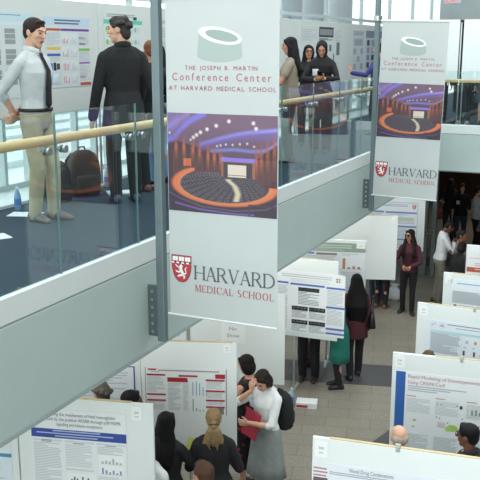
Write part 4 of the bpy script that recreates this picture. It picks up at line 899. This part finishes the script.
p = person('person in a blue top at the far right of the doorway', (-2.85, 20.6, 0), 160, 1.74, 'm', SK2, 0, (0, 0), top='#5a6f88', pants=('#1f2228', 1.1), hair=('short', '#1c1715'), hem=.52)
p = person('person in jeans standing behind the blank board, only legs in sight', (-4.28, 16.1, 0), -95, 1.66, 'm', SK2, top='#4a4f58', pants=('#31425c', 1.0), shoes='#6b4436', hair=('short', '#1c1715'), hem=.52)
p = person('person in black trousers and tan shoes behind the blank board, only legs in sight', (-4.08, 15.7, 0), 80, 1.64, 'f', SK2, top='#2a2a2e', pants=('#17181d', 1.0), shoes='#7b5040', hair=('bob', '#1c1715'))
p = person('woman with very long black hair and a maroon cardigan, walking past the boards', (-3.50, 11.98, 0), 118, 1.68, 'f', SK1, 0, (-6, 8), (-.05, .14, .60), None, None, None, top='#2a1a20', pants=('#16171b', 1.15), jacket='#4a2029', hair=('long', '#110f11', 2.9, 1.6), wide=.9, hem=.46, feet={1: (.05, .06, 5), -1: (-.05, -.06, -5)})
bagc = p
p = person('woman in a teal green dress and black leggings, leaning in behind the gel poster', (-3.60, 11.52, 0), 205, 1.66, 'f', SK1, 6, (0, 12), (-.05, .16, .66), (.05, .16, .66), top='#1d6e62', sleeve=.6, skirt=('#1d6e62', .26, .115), pants=('#17181b', .92), hair=('bob', '#8a6a48'), vox=.009)
p = person('person in black trousers standing behind the gel poster board, only legs in sight', (-4.12, 11.62, 0), -80, 1.76, 'm', SK2, top='#2c2e34', pants=('#15161a', 1.25), shoes='#2a1f1a', hair=('short', '#1c1715'), hem=.52)
p = person('woman in white blouse and grey skirt with a red folder, hand over her face', (-3.29, 7.93, 0), 246, 1.69, 'f', SK1, 0, (10, 34), (.01, .15, .64), (.01, .125, .855), (-1, -.3, -.6), (1, .2, -1), handL=((.8, .5, -.1), (.0, -1, 0)), handR=((-.25, .1, .95), (0, -1, .1)), curl=(.5, .35), top=cloth('#dde1e0'), sleeve=.55, skirt=('#868e8c', .24, .145), shoes='#2c2c2e', hair=('bob', '#241b18'), faced=True, vox=.009, hem=.55)
Rd = p
badge(p, .045, .745, '#d9e2ec')
p2 = person('woman with a dark bob in a black dress with red dots', (-3.64, 8.22, 0), 165, 1.65, 'f', SK1, 0, (10, 12), (-.06, .13, .66), (.02, .16, .66), (-1, -.2, -.6), (1, -.2, -.6), top=None, pants=None, shoes='#1b1b1d', hair=('bob', '#1a1413'), vox=.009, faced=True)
DOT = bpy.data.materials.new('dotted_dress'); DOT.use_nodes = True; t = DOT.node_tree; co = t.nodes.new('ShaderNodeTexCoord'); vo = t.nodes.new('ShaderNodeTexVoronoi'); vo.inputs['Scale'].default_value = 16; rr = t.nodes.new('ShaderNodeValToRGB')
rr.color_ramp.interpolation = 'CONSTANT'; rr.color_ramp.elements[0].color = lin('#a3202f'); rr.color_ramp.elements[1].position = .28; rr.color_ramp.elements[1].color = lin('#141417')
t.links.new(co.outputs['Object'], vo.inputs['Vector']); t.links.new(vo.outputs['Distance'], rr.inputs[0]); t.links.new(rr.outputs[0], t.nodes['Principled BSDF'].inputs['Base Color']); t.nodes['Principled BSDF'].inputs['Roughness'].default_value = .8
def dress(p, H, m, zl=.2):
    bm = bmesh.new(); out = []
    for z, rx, ry, y in ((.838, .07, .044, -.01), (.81, .098, .056, -.006), (.77, .10, .072, 0), (.72, .098, .082, .006), (.62, .084, .07, .002), (.55, .108, .082, 0), (.45, .118, .09, 0), (.33, .128, .10, 0), (zl, .135, .108, 0)):
        out.append([p.B((math.cos(a) * rx, y + math.sin(a) * ry, z)) * H for a in [2 * math.pi * i / 32 for i in range(32)]])
    loft(bm, out); p.add('dress', bm, m, False)
dress(p2, 1.65, DOT)
p = person('woman with a blond braided ponytail and black jacket, seen from behind', (-3.34, 6.72, 0), 112, 1.66, 'f', SK1, 0, (4, 6), (-.1, .15, .60), (.1, .15, .60), top='#d5d5d3', pants=('#1b1c20', 1.1), jacket='#1c1d21', hair=('braid', '#86714f'), vox=.009)
p = person('woman with straight black hair and black jacket holding a phone, left of the braided woman', (-3.75, 6.50, 0), 95, 1.64, 'f', SK2, 0, (0, 6), (-.06, .17, .63), (.10, .21, .66), top='#2a2b30', pants=('#4a6078', 1.1), jacket='#1b1c20', hair=('long', '#121113', 2.0, 1.25), vox=.009)
q = p.W @ (Vector((.105, .275, .69)) * p.H); bm = bmesh.new(); box(bm, (0, 0, 0), (.075, .01, .15), None, .004); ph = thing_mesh('phone', bm, M('#6d5a4e', .35, .05), 'brown cased phone raised by the woman with straight black hair', 'phone'); ph.location = q; ph.rotation_euler = (R(-25), R(20), R(5))
q = p.W @ (Vector((.06, .255, .655)) * p.H); bm = bmesh.new(); box(bm, (0, 0, 0), (.15, .004, .21)); ph = thing_mesh('leaflet', bm, M('#c9cf6a', .7, .03), 'yellow leaflet held below the brown phone', 'leaflet'); ph.location = q; ph.rotation_euler = (R(-20), R(15), R(5))
p = person('person in a white cardigan whose head is hidden behind the nearest left board', (-3.66, 6.06, 0), 80, 1.60, 'f', SK2, 0, (10, 5), top='#dfe3e0', pants=('#2b2d33', 1.1), jacket='#dfe3e0', hair=('bob', '#161315'), vox=.009)
p = person('man with short brown hair at the bottom edge, in front of the braided woman', (-2.88, 5.62, 0), 128, 1.73, 'm', SK2, 0, (18, 4), top='#4a4d55', pants=('#2b2d33', 1.1), hair=('short', '#4a3324'), vox=.009, faced=True)
p = person('dark-haired person looking right over the top of the blue-banded poster board', (-4.19, 6.6, 0), 35, 1.745, 'm', SK3, 0, (0, 4), top='#30333a', pants=('#2b2d33', 1.1), hair=('short', '#131112'), vox=.009, faced=True)
p = person('grey-haired person partly hidden under the walkway edge', (-4.58, 6.66, 0), 150, 1.74, 'm', SK1, 0, (0, 4), top='#6a6d72', pants=('#2b2d33', 1.1), hair=('messy', '#5f5a52'), vox=.01)
p = person('person with black hair at the bottom edge in front of the blue-banded poster', (-3.10, 5.05, 0), 110, 1.70, 'm', SK2, 0, (0, 4), top='#3a3d44', pants=('#2b2d33', 1.1), hair=('short', '#131112'), vox=.011)
p = person('bald man with grey fringe of hair between the two front right boards', (-1.59, 7.0, 0), 95, 1.71, 'm', '#d9a78e', 0, (25, 6), top='#8d9aa3', pants=('#3b3d44', 1.1), hair=('bald', '#b9aa98'), vox=.009)
p = person('man with black hair, glasses and dark suit looking left in the bottom right', (-1.03, 7.28, 0), 150, 1.72, 'm', SK3, 0, (15, 4), top='#d9dde0', pants=('#22242a', 1.1), jacket='#24272d', hair=('short', '#121113'), vox=.009, faced=True); glasses(p)
p = person('brown-haired person behind the blue-edged poster board, only hair in sight', (-1.79, 9.1, 0), 95, 1.68, 'f', SK1, 0, (0, 4), top='#4a4d55', pants=('#22242a', 1.1), hair=('short', '#5a4230'))
# ------------------------------------------------------------------ bags and small things
def rucksack(loc, rz, c, label, w_=.30, d_=.18, h_=.42, tilt=0., group=None):
    e = empty('backpack', loc, R(rz), label, 'backpack', group); e.rotation_euler = (R(tilt), 0, R(rz))
    bm = bmesh.new(); rg = []
    for t, k in ((0, .82), (.06, .95), (.4, 1), (.75, .92), (.92, .72), (1, .4)):
        rg.append([(math.copysign(abs(math.cos(a)) ** .6, math.cos(a)) * w_ / 2 * k, math.copysign(abs(math.sin(a)) ** .6, math.sin(a)) * d_ / 2 * k, h_ * t) for a in [2 * math.pi * i / 24 for i in range(24)]])
    loft(bm, rg); part('bag_body', bm, cloth(c), e, True)
    bm = bmesh.new(); rg = [[(math.cos(a) * w_ * .38 * k, -d_ * .42 - .5 * d_ * .55 * k + 0 * t, h_ * .08 + t * h_ * .4 + math.sin(a) * .0) for a in [0]] for t, k in ()]
    box(bm, (0, -d_ * .5, h_ * .28), (w_ * .72, d_ * .35, h_ * .40), None, .03); part('front_pocket', bm, cloth(c), e, True)
    for s in (1, -1):
        bm = bmesh.new(); tube(bm, [(s * w_ * .25, d_ * .3, h_ * .93), (s * w_ * .3, d_ * .75, h_ * .75), (s * w_ * .32, d_ * .7, h_ * .35), (s * w_ * .34, d_ * .4, h_ * .08)], (.022, .007), 8); part('shoulder_strap', bm, cloth(c), e, True)
    bm = bmesh.new(); tube(bm, [(-.04, d_ * .1, h_ * .97), (-.03, d_ * .1, h_ * 1.07), (.03, d_ * .1, h_ * 1.07), (.04, d_ * .1, h_ * .97)], .009, 8); part('handle', bm, cloth(c), e, True)
    return e
e = rucksack((0, 0, 0), 0, '#191b1d', 'black backpack worn by the woman with the red folder'); e.location = Rd.W @ Vector((-.0, -.225, .90)); e.rotation_euler = (0, 0, R(246 - 90 - 0)); 
e.rotation_euler.z += 0
bm = bmesh.new(); box(bm, (0, 0, 0), (.225, .012, .31), None, .004); fo = thing_mesh('folder', bm, M('#b01f3c', .5, .05), 'red folder hugged by the woman in the grey skirt', 'folder'); fo.location = Rd.W @ Vector((.03, .205, 1.05)); fo.rotation_euler = (R(8), R(-10), R(246 - 90))
rucksack((-5.22, 7.42, ZM), 60, '#3d352f', 'dark brown backpack on the walkway floor between the two men', .36, .24, .48)
rucksack((-5.22, 6.95, ZM), 50, '#23262b', 'black backpack on the walkway floor behind the khaki trousers', .30, .2, .42)
rucksack((-4.32, 12.2, 0), 20, '#3a2733', 'dark purple backpack on the hall floor under the gel poster', .34, .24, .40)
e = empty('shoulder_bag', (0, 0, 0), 0, 'black shoulder bag carried by the woman in the maroon cardigan', 'bag')
bm = bmesh.new(); rg = []
for t, k in ((0, .9), (.1, 1), (.6, .96), (1, .85)): rg.append([(math.copysign(abs(math.cos(a)) ** .5, math.cos(a)) * .17 * k, math.copysign(abs(math.sin(a)) ** .5, math.sin(a)) * .06 * k * (1.1 - .5 * t), .24 * t) for a in [2 * math.pi * i / 24 for i in range(24)]])
loft(bm, rg); part('bag_body', bm, M('#141416', .4, .05), e, True)
bm = bmesh.new(); tube(bm, [(-.14, 0, .22), (-.10, -.01, .42), (0, -.02, .50), (.10, -.01, .42), (.14, 0, .22)], .010, 8); part('strap', bm, M('#141416', .4, .05), e, True)
e.location = bagc.W @ Vector((.235, -.05, .86)); e.rotation_euler = (0, 0, R(122 - 90 + 80))
e = empty('handbag', (-4.27, 22.0, .62), R(60), 'dusky pink handbag held in the dark doorway', 'bag')
bm = bmesh.new(); rg = [[(math.copysign(abs(math.cos(a)) ** .5, math.cos(a)) * .18 * k, math.copysign(abs(math.sin(a)) ** .5, math.sin(a)) * .07 * k, .30 * t) for a in [2 * math.pi * i / 24 for i in range(24)]] for t, k in ((0, .9), (.2, 1), (1, .8))]
loft(bm, rg); part('bag_body', bm, M('#a85560', .5, .05), e, True)
bm = bmesh.new(); tube(bm, [(-.1, 0, .28), (-.07, 0, .46), (.07, 0, .46), (.1, 0, .28)], .009, 8); part('strap', bm, M('#a85560', .5, .05), e, True)
def bottle(loc, label, c='#9fc4d8', h_=.23):
    e = empty('water_bottle', loc, 0, label, 'bottle'); bm = bmesh.new()
    prof = ((0, .028), (.02, .033), (.55, .033), (.72, .028), (.85, .014), (.93, .013)); loft(bm, [[(math.cos(a) * r, math.sin(a) * r, t * h_) for a in [2 * math.pi * i / 16 for i in range(16)]] for t, r in prof]); part('bottle_body', bm, M(c, .15, .05), e, True)
    bm = bmesh.new(); cyl(bm, (0, 0, h_ * .92), (0, 0, h_), .015, 14); part('cap', bm, M('#dfe6ea', .4, .02), e); bm = bmesh.new(); cyl(bm, (0, 0, h_ * .25), (0, 0, h_ * .5), .0345, 16); part('wrapper', bm, M('#3f74b8', .5, .05), e)
bottle((-4.02, 10.62, 0), 'water bottle on the hall floor at the foot of the gel poster board', '#a8c8d8', .26)
bottle((-5.30, 7.98, ZM), 'water bottle on the walkway floor behind the suited man', '#a8c8d8')
bottle((-5.30, 6.42, ZM), 'water bottle on the walkway floor left of the khaki trousers', '#7f9fc8')
bottle((-3.79, 16.3, 0), 'water bottle on the floor beside the white plastic bag', '#9fb8d8', .25)
e = empty('box', (-3.80, 10.66, 0), R(15), 'white box with a red stripe on the hall floor under the gel poster', 'box')
bm = bmesh.new(); span(bm, (-.15, -.10, 0), (.15, .10, .085), .006); part('box_body', bm, M('#dfe2e2', .6, .03), e)
bm = bmesh.new(); span(bm, (-.14, -.105, .02), (.02, -.099, .055)); part('stripe', bm, M('#a8303c', .6, .03), e)
bm = bmesh.new(); rg = [[(math.cos(a) * r * (1 + .12 * math.sin(5 * a + z * 20)), math.sin(a) * r * .7 * (1 + .1 * math.sin(4 * a)), z) for a in [2 * math.pi * i / 28 for i in range(28)]] for z, r in ((0, .12), (.04, .16), (.16, .15), (.24, .08), (.28, .05), (.33, .09))]
loft(bm, rg); o = thing_mesh('plastic_bag', bm, M('#dfe5ea', .4, .04, 10, .4, 15), 'white plastic bag on the floor behind the blank board', 'bag', None, True); o.location = (-3.98, 16.35, 0)
e = empty('laptop', (-4.90, 7.66, ZM), R(40), 'closed silver laptop lying on the walkway carpet', 'laptop'); bm = bmesh.new(); span(bm, (-.16, -.11, 0), (.16, .11, .012), .003); part('base', bm, M('#b9c6cc', .35, .02), e); bm = bmesh.new(); span(bm, (-.16, -.11, .0135), (.16, .11, .02), .003); part('lid', bm, M('#c8d4da', .35, .02), e)
for (x, y, rz, lab) in ((-5.10, 6.28, 20, 'white sheets of paper on the walkway carpet left of the khaki trousers'), (-4.72, 5.35, 60, 'square white paper on the carpet behind the glass at the lower left')):
    bm = bmesh.new(); span(bm, (-.15, -.105, 0), (.15, .105, .004)); o = thing_mesh('paper_sheet', bm, M('#e6ebeb', .7, .02), lab, 'paper'); o.location = (x, y, ZM); o.rotation_euler = (0, 0, R(rz))
bpy.data.objects.remove(TMP)
